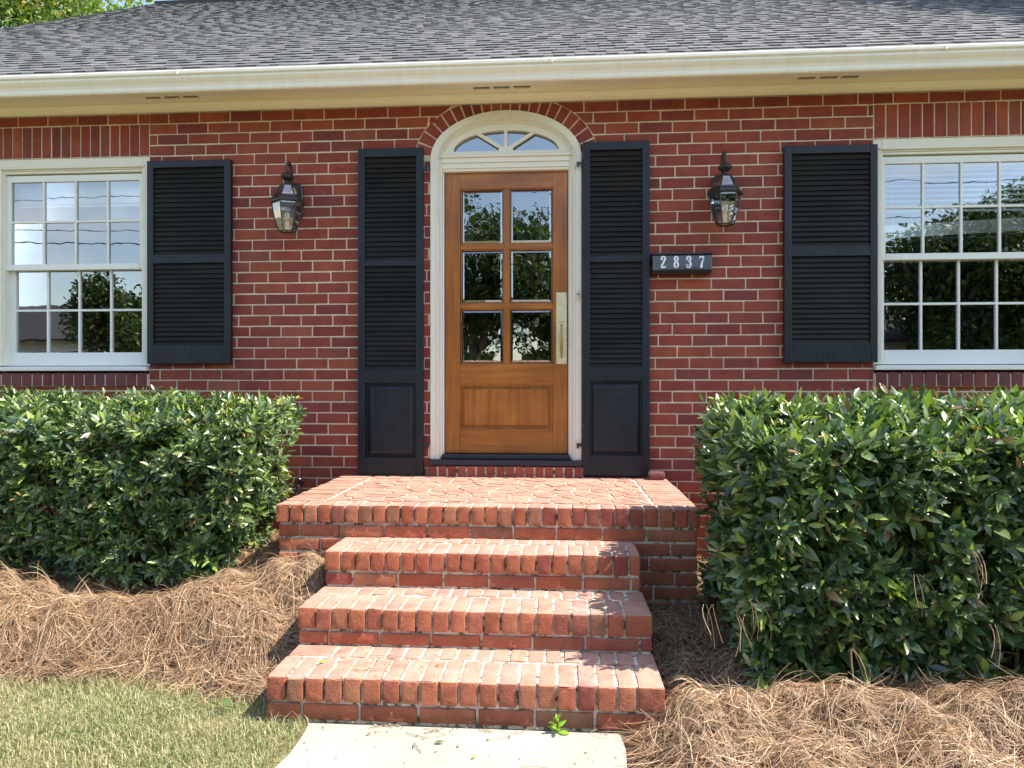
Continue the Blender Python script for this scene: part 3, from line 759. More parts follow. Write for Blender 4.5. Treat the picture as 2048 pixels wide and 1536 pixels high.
# fanlight tympanum: board with elliptical opening, radiating bars, glass
FZ0 = ZDT + .148; FB, FA = .150, .388; FCX = DCX
cs = MB(); Yf = .022
ho = DHA - .083; bo = ARB - .083
n = 40
OO = [(FCX + ho * math.cos(math.pi * i / n), max(ZSPR + bo * math.sin(math.pi * i / n), ZSPR)) for i in range(n + 1)]
II = [(FCX + FA * math.cos(math.pi * i / n), FZ0 + FB * math.sin(math.pi * i / n)) for i in range(n + 1)]
for i in range(n):
    cs.hexa([(OO[i + 1][0], Yf, OO[i + 1][1]), (OO[i][0], Yf, OO[i][1]), (OO[i][0], .07, OO[i][1]), (OO[i + 1][0], .07, OO[i + 1][1]),
             (II[i + 1][0], Yf, II[i + 1][1]), (II[i][0], Yf, II[i][1]), (II[i][0], .07, II[i][1]), (II[i + 1][0], .07, II[i + 1][1])])
cs.box(FCX - ho, FCX + ho, Yf + .0005, .07, ZDT + .1245, FZ0)
fan = cs.build('fanlight', M['white'], house)
cs = MB()
for ang in (32, 90, 148):
    a = math.radians(ang); d = (math.cos(a), math.sin(a)); nx, nz = -d[1] * .0125, d[0] * .0125
    rr = 1 / math.sqrt((d[0] / FA) ** 2 + (d[1] / FB) ** 2) + .004; c0 = (FCX, FZ0 + .004)
    q = [(c0[0] + nx, c0[1] + nz), (c0[0] - nx, c0[1] - nz), (c0[0] + d[0] * rr - nx, c0[1] + d[1] * rr - nz), (c0[0] + d[0] * rr + nx, c0[1] + d[1] * rr + nz)]
    cs.add([(x, .026, z) for x, z in q] + [(x, .05, z) for x, z in q], [(0, 1, 2, 3), (4, 7, 6, 5), (0, 4, 5, 1), (1, 5, 6, 2), (2, 6, 7, 3), (3, 7, 4, 0)])
hub = [(FCX + .056 * math.cos(math.pi * i / 14), FZ0 + .036 * math.sin(math.pi * i / 14)) for i in range(15)]
cs.add([(x, .0245, z) for x, z in hub] + [(x, .05, z) for x, z in hub], [tuple(range(15))] + [(i, i + 1, i + 16, i + 15) for i in range(14)])
cs.build('glazing_bars', M['white'], fan)
cs = MB(); cs.add([(x, .058, z) for x, z in II], [tuple(range(len(II)))]); cs.build('fan_glass', M['fan_glass'], fan)
cs = MB(); cs.box(FCX - .46, FCX + .46, .13, .14, ZDT + .1, ZSPR + .25); cs.build('backing_board', M['dark_opening'], fan)
# threshold and its brick step
cs = MB(); cs.box(DCX - .47, DCX + .47, .0, .14, EZ - .562, ZDB - .004); cs.box(DCX - .556, DCX + .556, -.052, .10, EZ - .602, EZ - .5625)
cs.build('threshold', M['threshold'], house, bevel=.006)
cs = MB(); NB = 16; xa, xb = DCX - .56, DCX + .565; s_ = (xb - xa) / NB

# ------------------------------------------------------------------ rounded, chipped brick
def rbrick(mbx, x0, x1, y0, y1, z0, z1, r=.004, rough=.0011, res=.022, chip=.5, mi=0):
    c = Vector(((x0 + x1) / 2, (y0 + y1) / 2, (z0 + z1) / 2)); h = Vector(((x1 - x0) / 2, (y1 - y0) / 2, (z1 - z0) / 2))
    seed = Vector((random.uniform(0, 99), random.uniform(0, 99), random.uniform(0, 99)))
    rot = Matrix.Rotation(random.uniform(-.012, .012), 3, 'Z')
    ns = [max(4, min(13, int(2 * q / res) + 2)) for q in h]
    vid = {}; vs = []; fs = []
    def co(i, n, hh=None):
        e = min(.45, r / hh)
        if i == 0: return -1.0
        if i == n: return 1.0
        return lerp(-1 + e, 1 - e, (i - 1) / (n - 2))
    def vert(p):
        key = tuple(round(a, 4) for a in p)
        if key in vid: return vid[key]
        q = Vector((p[0] * h.x, p[1] * h.y, p[2] * h.z))
        inn = Vector([max(-hh + r, min(hh - r, a)) for a, hh in zip(q, h)])
        d = q - inn; edge = sum(1 for a in d if abs(a) > 1e-6)
        if d.length > 1e-9: q = inn + d.normalized() * min(d.length, r) if edge > 1 else q
        nz_ = mnoise.noise((q + seed) * 38); n2_ = mnoise.noise((q + seed) * 24)
        q = q + q.normalized() * nz_ * rough
        if edge > 1 and n2_ > .12: q = q - d.normalized() * (n2_ - .12) * chip * .035
        vid[key] = len(vs); vs.append(rot @ q + c); return vid[key]
    for ax in range(3):
        a1, a2 = [(1, 2), (2, 0), (0, 1)][ax]
        for sgn in (-1, 1):
            for i in range(ns[a1]):
                for j in range(ns[a2]):
                    q = []
                    for (di, dj) in ((0, 0), (1, 0), (1, 1), (0, 1)):
                        p = [0, 0, 0]; p[ax] = sgn; p[a1] = co(i + di, ns[a1], h[a1]); p[a2] = co(j + dj, ns[a2], h[a2]); q.append(vert(p))
                    fs.append(tuple(q) if sgn > 0 else tuple(reversed(q)))
    mbx.add(vs, fs, mi)

for i in range(NB): rbrick(cs, xa + i * s_ + .008, xa + (i + 1) * s_ - .008, -.062, .06, Z_LAND - .02, EZ - .606, .005, .003, .02)
cs.build('threshold_bricks', M['brick'], house)
cs = MB(); cs.box(xa + .004, xb - .004, -.050, .06, Z_LAND - .02, EZ - .612); cs.build('threshold_mortar', M['step_mortar'], house)

# ------------------------------------------------------------------ door
YD = .058
dx0, dx1 = DCX - .4535, DCX + .4535
def dX(p): return PXx(p, YD)
def dZ(p): return P(1012, p, YD)[1]
colsx = [(dX(921), dX(1007.5)), (dX(1018.5), dX(1105.5))]; rowsz = [(dZ(487.5), dZ(377)), (dZ(606.5), dZ(498)), (dZ(727.5), dZ(617.5))]
pa, pb, pz0, pz1 = dX(918.5), dX(1105.5), dZ(860), dZ(769)
dr = MB(); A, B = colsx[0][0] - .003, colsx[1][1] + .003; y0, y1 = YD, YD + .042
dr.box(dx0, A, y0, y1, ZDB, ZDT, 0); dr.box(B, dx1, y0, y1, ZDB, ZDT, 0)
dr.box(A, B, y0 + .0006, y1, rowsz[0][1], ZDT, 1); dr.box(A, B, y0 + .0006, y1, pz1, rowsz[2][0], 1); dr.box(A, B, y0 + .0006, y1, ZDB, pz0, 1)
mxl, mxr = colsx[0][1], colsx[1][0]
dr.box(mxl, mxr, y0 + .004, y1, rowsz[2][0], rowsz[0][1], 0)
for i in (0, 1):
    for (a, b) in colsx: dr.box(a if a != colsx[0][0] else A, b if b != colsx[1][1] else B, y0 + .0045, y1, rowsz[i + 1][1], rowsz[i][0], 1)
door = dr.build('door', [M['wood_v'], M['wood_h']], house, bevel=.003); door['label'] = 'varnished orange brown wooden front door'
dr = MB()      # glazing beads
for (a, b) in colsx:
    for (p, q) in rowsz:
        t = .007
        for (bx0, bx1, bz0, bz1) in ((a, a + t, p, q), (b - t, b, p, q), (a + t, b - t, p, p + t), (a + t, b - t, q - t, q)):
            dr.box(bx0, bx1, y0 + .009, y1 - .01, bz0, bz1)
dr.build('glazing_beads', M['wood_v'], door, bevel=.003)
for (a, b) in colsx:
    for (p, q) in rowsz:
        gl = MB(); t = .007; w_ = .019; a2, b2, p2, q2 = a + t, b - t, p + t, q - t; yf, yb_ = y0 + .0165, y0 + .0225
        j = random.uniform(-.0006, .0006)
        o4 = [(a2, p2), (b2, p2), (b2, q2), (a2, q2)]; i4 = [(a2 + w_, p2 + w_), (b2 - w_, p2 + w_), (b2 - w_, q2 - w_), (a2 + w_, q2 - w_)]
        gl.add([(x, yb_, z) for x, z in o4] + [(x, yf + (j if i < 2 else -j), z) for i, (x, z) in enumerate(i4)], [(4, 5, 6, 7), (0, 1, 5, 4), (1, 2, 6, 5), (2, 3, 7, 6), (3, 0, 4, 7)])
        gl.build('pane', M['door_glass'], door)
gl = MB(); gl.box(A, B, y1 - .004, y1 - .002, rowsz[2][0], rowsz[0][1]); 
dr = MB(); dr.box(pa - .004, pb + .004, y0 + .022, y1 - .003, pz0 - .004, pz1 + .004)
i1, i2 = .030, .036
dr.box(pa + .0, pb - .0, y0 + .004, y0 + .021, pz0, pz0 + .010); dr.box(pa, pb, y0 + .004, y0 + .021, pz1 - .010, pz1)
dr.box(pa, pa + .010, y0 + .0045, y0 + .021, pz0 + .0105, pz1 - .0105); dr.box(pb - .010, pb, y0 + .0045, y0 + .021, pz0 + .0105, pz1 - .0105)
dr.hexa([(pa + i1, y0 + .021, pz0 + i1), (pb - i1, y0 + .021, pz0 + i1), (pb - i2, y0 + .008, pz0 + i2), (pa + i2, y0 + .008, pz0 + i2),
         (pa + i1, y0 + .021, pz1 - i1), (pb - i1, y0 + .021, pz1 - i1), (pb - i2, y0 + .008, pz1 - i2), (pa + i2, y0 + .008, pz1 - i2)])
dr.build('panel', M['wood_v'], door, bevel=.002)
hx0, hx1 = dX(1112.5), dX(1133.5); hz0, hz1 = dZ(728), dZ(586)
h_ = MB(); h_.box(hx0, hx1, y0 - .004, y0 - .0002, hz0, hz1)
h_.box(hx0 + .004, hx1 - .004, y0 - .006, y0 - .0045, hz0 + .004, hz1 - .004); h_.box(hx0 + .022, hx1 - .008, y0 - .009, y0 - .0065, hz1 - .098, hz1 - .045)
plate = h_.build('handle_plate', M['brass'], door, bevel=.001)
hc = (hx0 + hx1) / 2; hm = MB(); yy = y0 - .006
zt, zb2 = dZ(654), dZ(715)
pth = [(hc, yy, zt), (hc, yy - .022, zt + .012), (hc, yy - .042, zt - .004), (hc, yy - .050, zt - .05), (hc, yy - .052, (zt + zb2) / 2), (hc, yy - .046, zb2 + .05), (hc, yy - .028, zb2 + .012), (hc, yy, zb2)]
hm.sweep(pth, [.006, .006, .007, .009, .0105, .009, .006, .0055], 10); hm.sweep([(hc, yy, zb2), (hc, yy - .02, zb2 - .004)], [.007, .004], 8)
hm.build('pull_handle', simple('antique_brass', (.38, .25, .10), .3, .1, metal=1), door, smooth=True)
hm = MB(); zt2 = dZ(641); hm.hexa([(hc - .014, yy - .022, zt2 - .006), (hc + .014, yy - .022, zt2 - .006), (hc + .009, yy, zt2 - .01), (hc - .009, yy, zt2 - .01), (hc - .014, yy - .024, zt2 - .001), (hc + .014, yy - .024, zt2 - .001), (hc + .009, yy, zt2 + .008), (hc - .009, yy, zt2 + .008)])
hm.build('thumb_latch', M['brass'], door, bevel=.001)
hm = MB()
for (qx, qz) in ((hx0 + .007, hz1 - .02), (hx1 - .007, hz1 - .02), (hx0 + .007, dZ(657)), (hx1 - .007, dZ(657)), (hx0 + .007, hz0 + .02), (hx1 - .007, hz0 + .02)):
    hm = MB(); hm.sweep([(qx, y0 - .0062, qz), (qx, y0 - .0075, qz)], .003, 8); hm.build('screw', M['iron'], door)
# doorbell on the casing
bx, bz = P(1156, 590, -.02); hm = MB(); hm.box(bx - .009, bx + .009, -.028, -.0125, bz - .028, bz + .028)
db = hm.build('doorbell', M['brass'], frame, bevel=.003)
hm = MB(); hm.sweep([(bx, -.028, bz + .005), (bx, -.032, bz + .005)], .0065, 12); hm.build('button', M['iron'], db)
# hooks over windows and door (little cup hooks in the trim)
for (px, py) in ((24, 334), (265, 327)):
    x, z = P(px, py, 0); hm = MB(); hm.sweep([(x, .008, z + .008), (x, -.008, z + .002), (x - .003, -.012, z - .012), (x - .010, -.010, z - .014)], .0017, 6); hm.build('hook', M['white'], house)
x, z = P(1790, 294, 0); hm = MB(); hm.sweep([(x, .008, z + .008), (x, -.008, z + .002), (x, -.012, z - .012), (x - .006, -.010, z - .014)], .0017, 6); hm.build('hook', M['white'], house)

# ------------------------------------------------------------------ wall lanterns
def lantern(px, rot, label):
    Yb = -.185; cx = PXx(px, Yb); z0 = EZ + 1.083       # bottom of glass
    L = empty('wall_lantern', (cx, 0, z0 + .25), label, 'wall lantern', 'lanterns either side of the front door')
    r0 = math.radians(rot)
    def hx(prof, mbx, c, cap=False, rr=0): mbx.lathe(prof, c, 6, 0, r0 + rr, cap)
    C0 = (cx, Yb, z0)
    body = [(.056, 0), (.070, .035), (.086, .085), (.098, .140), (.104, .190), (.104, .205)]
    roofp = [(.098, .236), (.088, .250), (.074, .275), (.058, .305), (.048, .327)]
    g = MB(); hx(body, g, C0); g.build('body_glass', M['lamp_glass'], L)
    g = MB(); hx([(.054, .002), (.001, .002)], g, C0); g.build('bottom_glass', M['lamp_glass'], L)
    g = MB(); hx(roofp, g, C0); g.build('roof_glass', M['lamp_glass'], L)
    f = MB()
    for k in range(6):
        a = r0 + k * math.pi / 3
        for prof in (body, roofp):
            f.sweep([(cx + (r + .001) * math.cos(a), Yb + (r + .001) * math.sin(a), z0 + z) for r, z in prof], .0042, 6)
        a2 = a + math.pi / 3; p = (cx + .056 * math.cos(a), Yb + .056 * math.sin(a), z0); q = (cx + .056 * math.cos(a2), Yb + .056 * math.sin(a2), z0); f.sweep([p, q], .0038, 6)
    f.build('cage', M['iron'], L)
    f = MB(); hx([(.104, .200), (.122, .202), (.124, .212), (.116, .226), (.104, .238), (.098, .252), (.090, .252), (.096, .236), (.100, .205)], f, C0); f.build('brim', M['iron'], L, bevel=.002)
    f = MB(); hx([(.050, .323), (.050, .331), (.032, .342), (.018, .350)], f, C0, True)
    f.lathe([(.016, .345), (.015, .360), (.026, .368), (.044, .384), (.047, .393), (.044, .402), (.030, .415), (.018, .421), (.010, .428), (.004, .430)], C0, 20)
    f.build('finial', M['iron'], L)
    f = MB(); pts = []
    for i in range(15):
        t = math.radians(lerp(-5, 215, i / 14)); pts.append((cx, Yb + .052 - .055 * math.cos(math.pi - t) * -1, z0 + .452 + .062 * math.sin(t)))
    arm = [(cx, Yb + .002, z0 + .42), (cx, Yb - .008, z0 + .455), (cx, Yb + .002, z0 + .486), (cx, Yb + .026, z0 + .502), (cx, Yb + .054, z0 + .494), (cx, Yb + .074, z0 + .462), (cx, Yb + .080, z0 + .415), (cx, Yb + .082, z0 + .370), (cx, Yb + .096, z0 + .330), (cx, Yb + .126, z0 + .300), (cx, -.022, z0 + .295)]
    f.sweep(arm, [.008, .010, .012, .012, .012, .012, .011, .011, .011, .011, .012], 10); f.build('scroll_arm', M['iron'], L, smooth=True)
    f = MB(); pl = [(-.034, .13), (.034, .13), (.052, .165), (.052, .345), (.040, .375), (.018, .395), (-.018, .395), (-.040, .375), (-.052, .345), (-.052, .165)]
    n = len(pl); f.add([(cx + x, -.004, z0 + z) for x, z in pl] + [(cx + x, -.018, z0 + z) for x, z in pl] + [(cx + x * .8, -.028, z0 + .26 + (z - .26) * .85) for x, z in pl],
                       [tuple(range(n))] + [(i, (i + 1) % n, (i + 1) % n + n, i + n) for i in range(n)] + [(i + n, (i + 1) % n + n, (i + 1) % n + 2 * n, i + 2 * n) for i in range(n)] + [tuple(range(2 * n, 3 * n))])
    f.build('back_plate', M['iron'], L, bevel=.002)
    f = MB(); f.lathe([(.014, .002), (.014, .07)], C0, 12); f.build('candle_sleeve', M['blind'], L)
    f = MB(); f.lathe([(.012, .07), (.022, .10), (.024, .125), (.014, .155), (.003, .17)], C0, 12); f.build('bulb', M['lamp_glass'], L, smooth=True)
    return L
lantern(574.5, 26, 'black iron lantern with glass turned edge on, left of the tall left shutter')
lantern(1450, 0, 'black iron lantern facing square out from the wall, above the letterbox')

# ------------------------------------------------------------------ letterbox with 2837
bx0, bx1 = PXx(1305, -.10), PXx(1424, -.10); bz0, bz1 = P(1365, 547, -.10)[1], P(1365, 505, -.10)[1]
LB = empty('letterbox', ((bx0 + bx1) / 2, 0, bz0), 'black wall letterbox carrying the white house number 2837', 'letterbox')
hm = MB(); yF = -.105
hm.extrude([(-.003, bz0), (-.082, bz0), (yF, bz0 + .022), (yF, bz1 - .018), (-.003, bz1 - .010)], bx0, bx1)
hm.build('box', simple('black_enamel', (.010, .014, .022), .12, .2, 8, 30, .03, .002, spec=.7), LB, bevel=.004)
hm = MB(); hm.extrude([(-.003, bz1 + .006), (-.112, bz1 - .003), (-.116, bz1 - .012), (-.1075, bz1 - .018), (-.1075, bz1 - .012), (-.003, bz1 - .004)], bx0 - .003, bx1 + .003)
hm.build('lid', M['iron'], LB)
# front bevelled field
fx0, fx1, fz0, fz1 = PXx(1320, yF), PXx(1411, yF), P(1365, 539, yF)[1], bz1 - .022
hm = MB(); hm.hexa([(fx0 - .004, yF + .0005, fz0), (fx1 + .004, yF + .0005, fz0), (fx1, yF - .004, fz0 + .003), (fx0, yF - .004, fz0 + .003), (fx0 - .004, yF + .0005, fz1), (fx1 + .004, yF + .0005, fz1), (fx1, yF - .004, fz1 - .002), (fx0, yF - .004, fz1 - .002)])
hm.build('number_plate', simple('blue_black_plate', (.022, .036, .066), .16, .15, 8, 30, .02, .002, spec=.7), LB)
def stroke(mbx, pts, wds, cx, zc, hh, y):
    """variable width pen stroke in a 1-high glyph box"""
    n = len(pts); Lp = []; Rp = []
    for i, (x, z) in enumerate(pts):
        a = pts[max(i - 1, 0)]; b = pts[min(i + 1, n - 1)]; dx_, dz_ = b[0] - a[0], b[1] - a[1]; l = math.hypot(dx_, dz_) or 1
        nx, nz = -dz_ / l, dx_ / l; wv = wds[i] / 2
        Lp.append((x + nx * wv, z + nz * wv)); Rp.append((x - nx * wv, z - nz * wv))
    V = [(cx + x * hh, y, zc + z * hh) for x, z in Lp + Rp] + [(cx + x * hh, y + .002, zc + z * hh) for x, z in Lp + Rp]
    fs = []
    for i in range(n - 1): fs += [(i, i + 1, n + i + 1, n + i), (2 * n + i, 3 * n + i, 3 * n + i + 1, 2 * n + i + 1), (i, 2 * n + i, 2 * n + i + 1, i + 1), (n + i, n + i + 1, 3 * n + i + 1, 3 * n + i)]
    fs += [(0, n, 3 * n, 2 * n), (n - 1, 3 * n - 1, 4 * n - 1, 2 * n - 1)]
    mbx.add(V, fs)
def ell(cx, cz, rx, rz, a0, a1, n=14): return [(cx + rx * math.cos(math.radians(lerp(a0, a1, i / n))), cz + rz * math.sin(math.radians(lerp(a0, a1, i / n)))) for i in range(n + 1)]
def thick(pts, thin, fat): 
    out = []
    for i in range(len(pts)):
        a = pts[max(i - 1, 0)]; b = pts[min(i + 1, len(pts) - 1)]; dx_, dz_ = abs(b[0] - a[0]), abs(b[1] - a[1]); out.append(lerp(thin, fat, dz_ / (math.hypot(dx_, dz_) + 1e-9)))
    return out
def glyph(ch, mbx, cx, zc, hh, y):
    def st(p, th=None): stroke(mbx, p, th or thick(p, .07, .15), cx, zc, hh, y)
    if ch == '2':
        st(ell(0, .27, .15, .19, 175, -20) + [(.09, .10), (-.02, -.12), (-.14, -.32), (-.19, -.42)]); st([(-.21, -.43), (.0, -.42), (.17, -.43)], [.13, .15, .13]); st([(.17, -.46), (.205, -.28)], [.07, .03])
        st(ell(-.115, .24, .04, .045, 0, 360), None)
    if ch == '8':
        st(ell(0, .25, .125, .195, 0, 360, 24)); st(ell(0, -.22, .145, .235, 0, 360, 24))
    if ch == '3':
        st(ell(-.02, .27, .15, .19, 170, -90)); st([(-.07, .065), (.02, .065)], [.06, .06]); st(ell(-.02, -.2, .165, .255, 90, -170)); st(ell(-.13, .24, .035, .04, 0, 360), None); st(ell(-.14, -.25, .04, .045, 0, 360), None)
    if ch == '7':
        st([(-.19, .42), (.0, .41), (.18, .42)], [.12, .14, .12]); st([(-.19, .46), (-.205, .24)], [.07, .03]); st([(.17, .40), (.06, .12), (-.02, -.14), (-.05, -.46)], [.05, .09, .15, .20])
for ch, px in zip('2837', (1326.5, 1352.5, 1378, 1404)):
    hm = MB(); yg = yF - .0066; x, z = P(px, 524, yg); glyph(ch, hm, x, z, .086, yg); o = hm.build('numeral', M['white_paint'], LB); o['label'] = 'numeral %s' % ch
hm = MB(); pts = [(fx0 + .095 + .0045 * i + .002 * math.sin(i * 2.1), yF - .0062, fz0 + .012 + .007 * math.sin(i * 1.25) * (1.6 if i % 5 == 0 else 1)) for i in range(38)]
hm.sweep(pts, .0011, 5); hm.build('embossed_script', M['iron'], LB)

# ------------------------------------------------------------------ brick steps
steps = empty('brick_steps', ((SX0 + SX1) / 2, (Y_LAND + Y1) / 2, 0), 'flight of three salmon brick steps and a landing up to the front door', 'steps')
def course(mbx, x0, x1, y0, y1, z0, z1, L, first=1.0, gap=.011, **kw):
    x = x0; i = 0
    while x < x1 - .01:
        wd = L * (first if i == 0 else 1) * random.uniform(.97, 1.03); e = min(x + wd, x1)
        if x1 - e < .05: e = x1
        rbrick(mbx, x + gap / 2, e - gap / 2, y0 + random.uniform(-.004, .004), y1, z0 + random.uniform(0, .003), z1 + random.uniform(-.003, .002), **kw); x = e; i += 1
def step(name, x0, x1, yf, yb, zt, zb, pitch, label):
    bm_ = MB(); hN = .098
    course(bm_, x0, x1, yf, yf + .215, zt - hN, zt, pitch, first=1.15, gap=.011)
    course(bm_, x0, x1, yf + .226, yb + .02, zt - .07, zt - .001, pitch * 1.0, first=2.6, gap=.011)
    z = zt - hN - .012; k = 0
    while z > zb + .02:
        z0 = max(z - .066, zb); course(bm_, x0, x1, yf + .010, yf + .11, z0, z, .236, first=.62 if k % 2 == 0 else .5, gap=.011)
        for s, xs in ((0, x0), (1, x1)):     # side faces
            y = yf + .12
            while y < yb + .0:
                e = min(y + .236, yb + .02); 
                if e - y > .04: rbrick(bm_, xs + (.0 if s == 0 else -.10), xs + (.10 if s == 0 else 0), y + .006, e - .006, z0, z)
                y = e
        z = z0 - .012; k += 1
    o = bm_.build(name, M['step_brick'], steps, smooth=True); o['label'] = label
    mo = MB(); mo.box(x0 + .012, x1 - .012, yf + .020, yb + .03, zb - .03, zt - .0045); mo.build('step_mortar', M['step_mortar'], o)
    return o
step('step', SX0 - .0, SX1 + .005, Y1, Y2, Z1, -.035, .0785, 'lowest step')
step('step', SX0, SX1, Y2, Y3, Z2, Z1 + .006, .0775, 'middle step')
step('step', SX0 + .012, SX1 - .012, Y3, Y_LAND, Z3, Z2 + .006, .0765, 'top step below the landing')
bm_ = MB()
course(bm_, LX0, LX1, Y_LAND, Y_LAND + .125, Z_LAND - .10, Z_LAND, .0785, first=1.1, gap=.012, chip=.9)
z = Z_LAND - .112; k = 0
while z > .12:
    course(bm_, LX0 + .012, LX1 - .012, Y_LAND + .010, Y_LAND + .11, z - .066, z, .242, first=.5 if k % 2 == 0 else 1.0, gap=.011)
    for s in (0, 1):
        xs = LX0 + .012 if s == 0 else LX1 - .012; y = Y_LAND + .125 - (.12 if k % 2 else 0) * 0
        while y < -.02:
            e = min(y + .24, -.004)
            if e - y > .04: rbrick(bm_, xs if s == 0 else xs - .10, xs + .10 if s == 0 else xs, y + .006, e - .006, z - .066, z)
            y = e
    z -= .078; k += 1
for s in (0, 1):                 # border bricks along both sides
    y = Y_LAND + .138
    while y < -.01:
        e = min(y + .078, -.006)
        if e - y > .03:
            a, b = (LX0, LX0 + .225) if s == 0 else (LX1 - .225, LX1)
            rbrick(bm_, a + random.uniform(-.004, .004), b, y + .005, e - .005, Z_LAND - .10, Z_LAND + random.uniform(-.003, .002))
        y = e
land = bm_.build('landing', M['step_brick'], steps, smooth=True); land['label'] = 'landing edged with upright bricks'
mo = MB(); mo.box(LX0 + .024, LX1 - .024, Y_LAND + .022, -.002, .0, Z_LAND - .006); mo.build('landing_mortar', M['step_mortar'], land)
# crazy paving of broken brick: irregular cells as solid pieces
cp = MB(); pts = []
X0c, X1c, Y0c, Y1c = LX0 + .245, LX1 - .245, Y_LAND + .145, -.004
tries = 0
while tries < 6000 and len(pts) < 210:
    tries += 1
    p = (random.uniform(X0c - .05, X1c + .05), random.uniform(Y0c - .05, Y1c + .05))
    if all(math.hypot((p[0] - q[0]) * .85, (p[1] - q[1]) * 1.15) > .071 for q in pts): pts.append(p)
def clip_poly(poly, nx, ny, c):
    out = []
    for i in range(len(poly)):
        a, b = poly[i], poly[(i + 1) % len(poly)]; da, db_ = a[0] * nx + a[1] * ny - c, b[0] * nx + b[1] * ny - c
        if da <= 0: out.append(a)
        if (da < 0) != (db_ < 0) and da != db_:
            t = da / (da - db_); out.append((a[0] + (b[0] - a[0]) * t, a[1] + (b[1] - a[1]) * t))
    return out
for i, p in enumerate(pts):
    poly = [(X0c, Y0c), (X1c, Y0c), (X1c, Y1c), (X0c, Y1c)]
    for j, q in enumerate(pts):
        if i == j: continue
        dx_, dy_ = q[0] - p[0], q[1] - p[1]; l = math.hypot(dx_, dy_)
        if l > .35: continue
        gp = random.uniform(.0030, .0105)
        nx, ny = dx_ / l, dy_ / l; c = ((p[0] + q[0]) / 2) * nx + ((p[1] + q[1]) / 2) * ny - gp
        poly = clip_poly(poly, nx, ny, c)
        if len(poly) < 3: break
    if len(poly) < 3: continue
    ar = abs(sum(poly[k][0] * poly[(k + 1) % len(poly)][1] - poly[(k + 1) % len(poly)][0] * poly[k][1] for k in range(len(poly)))) / 2
    if ar < .0008: continue
    cxp = sum(a[0] for a in poly) / len(poly); cyp = sum(a[1] for a in poly) / len(poly); zt_ = Z_LAND - .001 + random.uniform(-.0015, .0015); n = len(poly)
    cp.add([(x, y, Z_LAND - .03) for x, y in poly] + [(x, y, zt_ - .0025) for x, y in poly] + [(cxp + (x - cxp) * .95, cyp + (y - cyp) * .95, zt_) for x, y in poly],
           [(k, (k + 1) % n, (k + 1) % n + n, k + n) for k in range(n)] + [(k + n, (k + 1) % n + n, (k + 1) % n + 2 * n, k + 2 * n) for k in range(n)] + [tuple(range(2 * n, 3 * n))])
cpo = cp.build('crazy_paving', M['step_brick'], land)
# loose brick end
x, z = P(1312, 955, -.10); lb = MB(); rbrick(lb, x - .055, x + .055, -.16, -.06, Z_LAND, Z_LAND + .055, .012, .005, .014, 1.2)
tag(lb.build('brick_stub', M['brick_dark'], smooth=True), 'worn loose piece of brick lying by the foot of the tall right shutter', 'brick')
# spigot by the left hedge
x, z = P(598, 968, -.07); sp = empty('garden_tap', (x, 0, z), 'small dark garden tap on the wall between left hedge and landing', 'tap')
hm = MB(); hm.sweep([(x, .0, z), (x, -.06, z), (x, -.09, z - .02), (x - .005, -.10, z - .06)], [.013, .013, .016, .012], 10); hm.build('spout', M['iron'], sp, smooth=True)
hm = MB(); hm.sweep([(x, -.06, z), (x, -.075, z + .035)], .006, 8); hm.lathe([(.006, .03), (.026, .034), (.028, .040), (.024, .046), (.006, .048)], (x, -.075, z), 12); hm.build('tap_handle', M['iron'], sp)

# ------------------------------------------------------------------ foliage
def leaf_template(curl=.12, fold=.2):
    st = [(0, .06), (.2, .62), (.42, 1.0), (.66, .86), (.86, .42), (1, .02)]
    V = []; 
    for s, w_ in st:
        z = -curl * s * s
        V += [(s, -w_ * .5, z + fold * w_ * .25), (s, 0, z), (s, w_ * .5, z + fold * w_ * .25)]
    Fq = []
    for i in range(len(st) - 1):
        a = i * 3; Fq += [(a, a + 3, a + 4, a + 1), (a + 1, a + 4, a + 5, a + 2)]
    return np.array(V), np.array(Fq)
def quad_template():
    V = np.array([(0, 0, 0), (.5, -.5, .05), (1, 0, -.05), (.5, .5, .05)]); return V, np.array([(0, 1, 2, 3)])
def place_leaves(pos, dirs, nrm, L, W, tmpl):
    TV, TF = tmpl
    x = dirs / np.linalg.norm(dirs, axis=1, keepdims=True)
    y = np.cross(nrm, x); ny = np.linalg.norm(y, axis=1, keepdims=True); y = y / np.maximum(ny, 1e-6)
    z = np.cross(x, y)
    V = pos[:, None, :] + x[:, None, :] * (TV[None, :, 0:1] * L[:, None, None]) + y[:, None, :] * (TV[None, :, 1:2] * W[:, None, None]) + z[:, None, :] * (TV[None, :, 2:3] * L[:, None, None])
    n = len(pos); k = len(TV); Fc = TF[None] + (np.arange(n) * k)[:, None, None]
    return V.reshape(-1, 3), Fc.reshape(-1, TF.shape[1])
def unit(v): return v / np.maximum(np.linalg.norm(v, axis=1, keepdims=True), 1e-9)

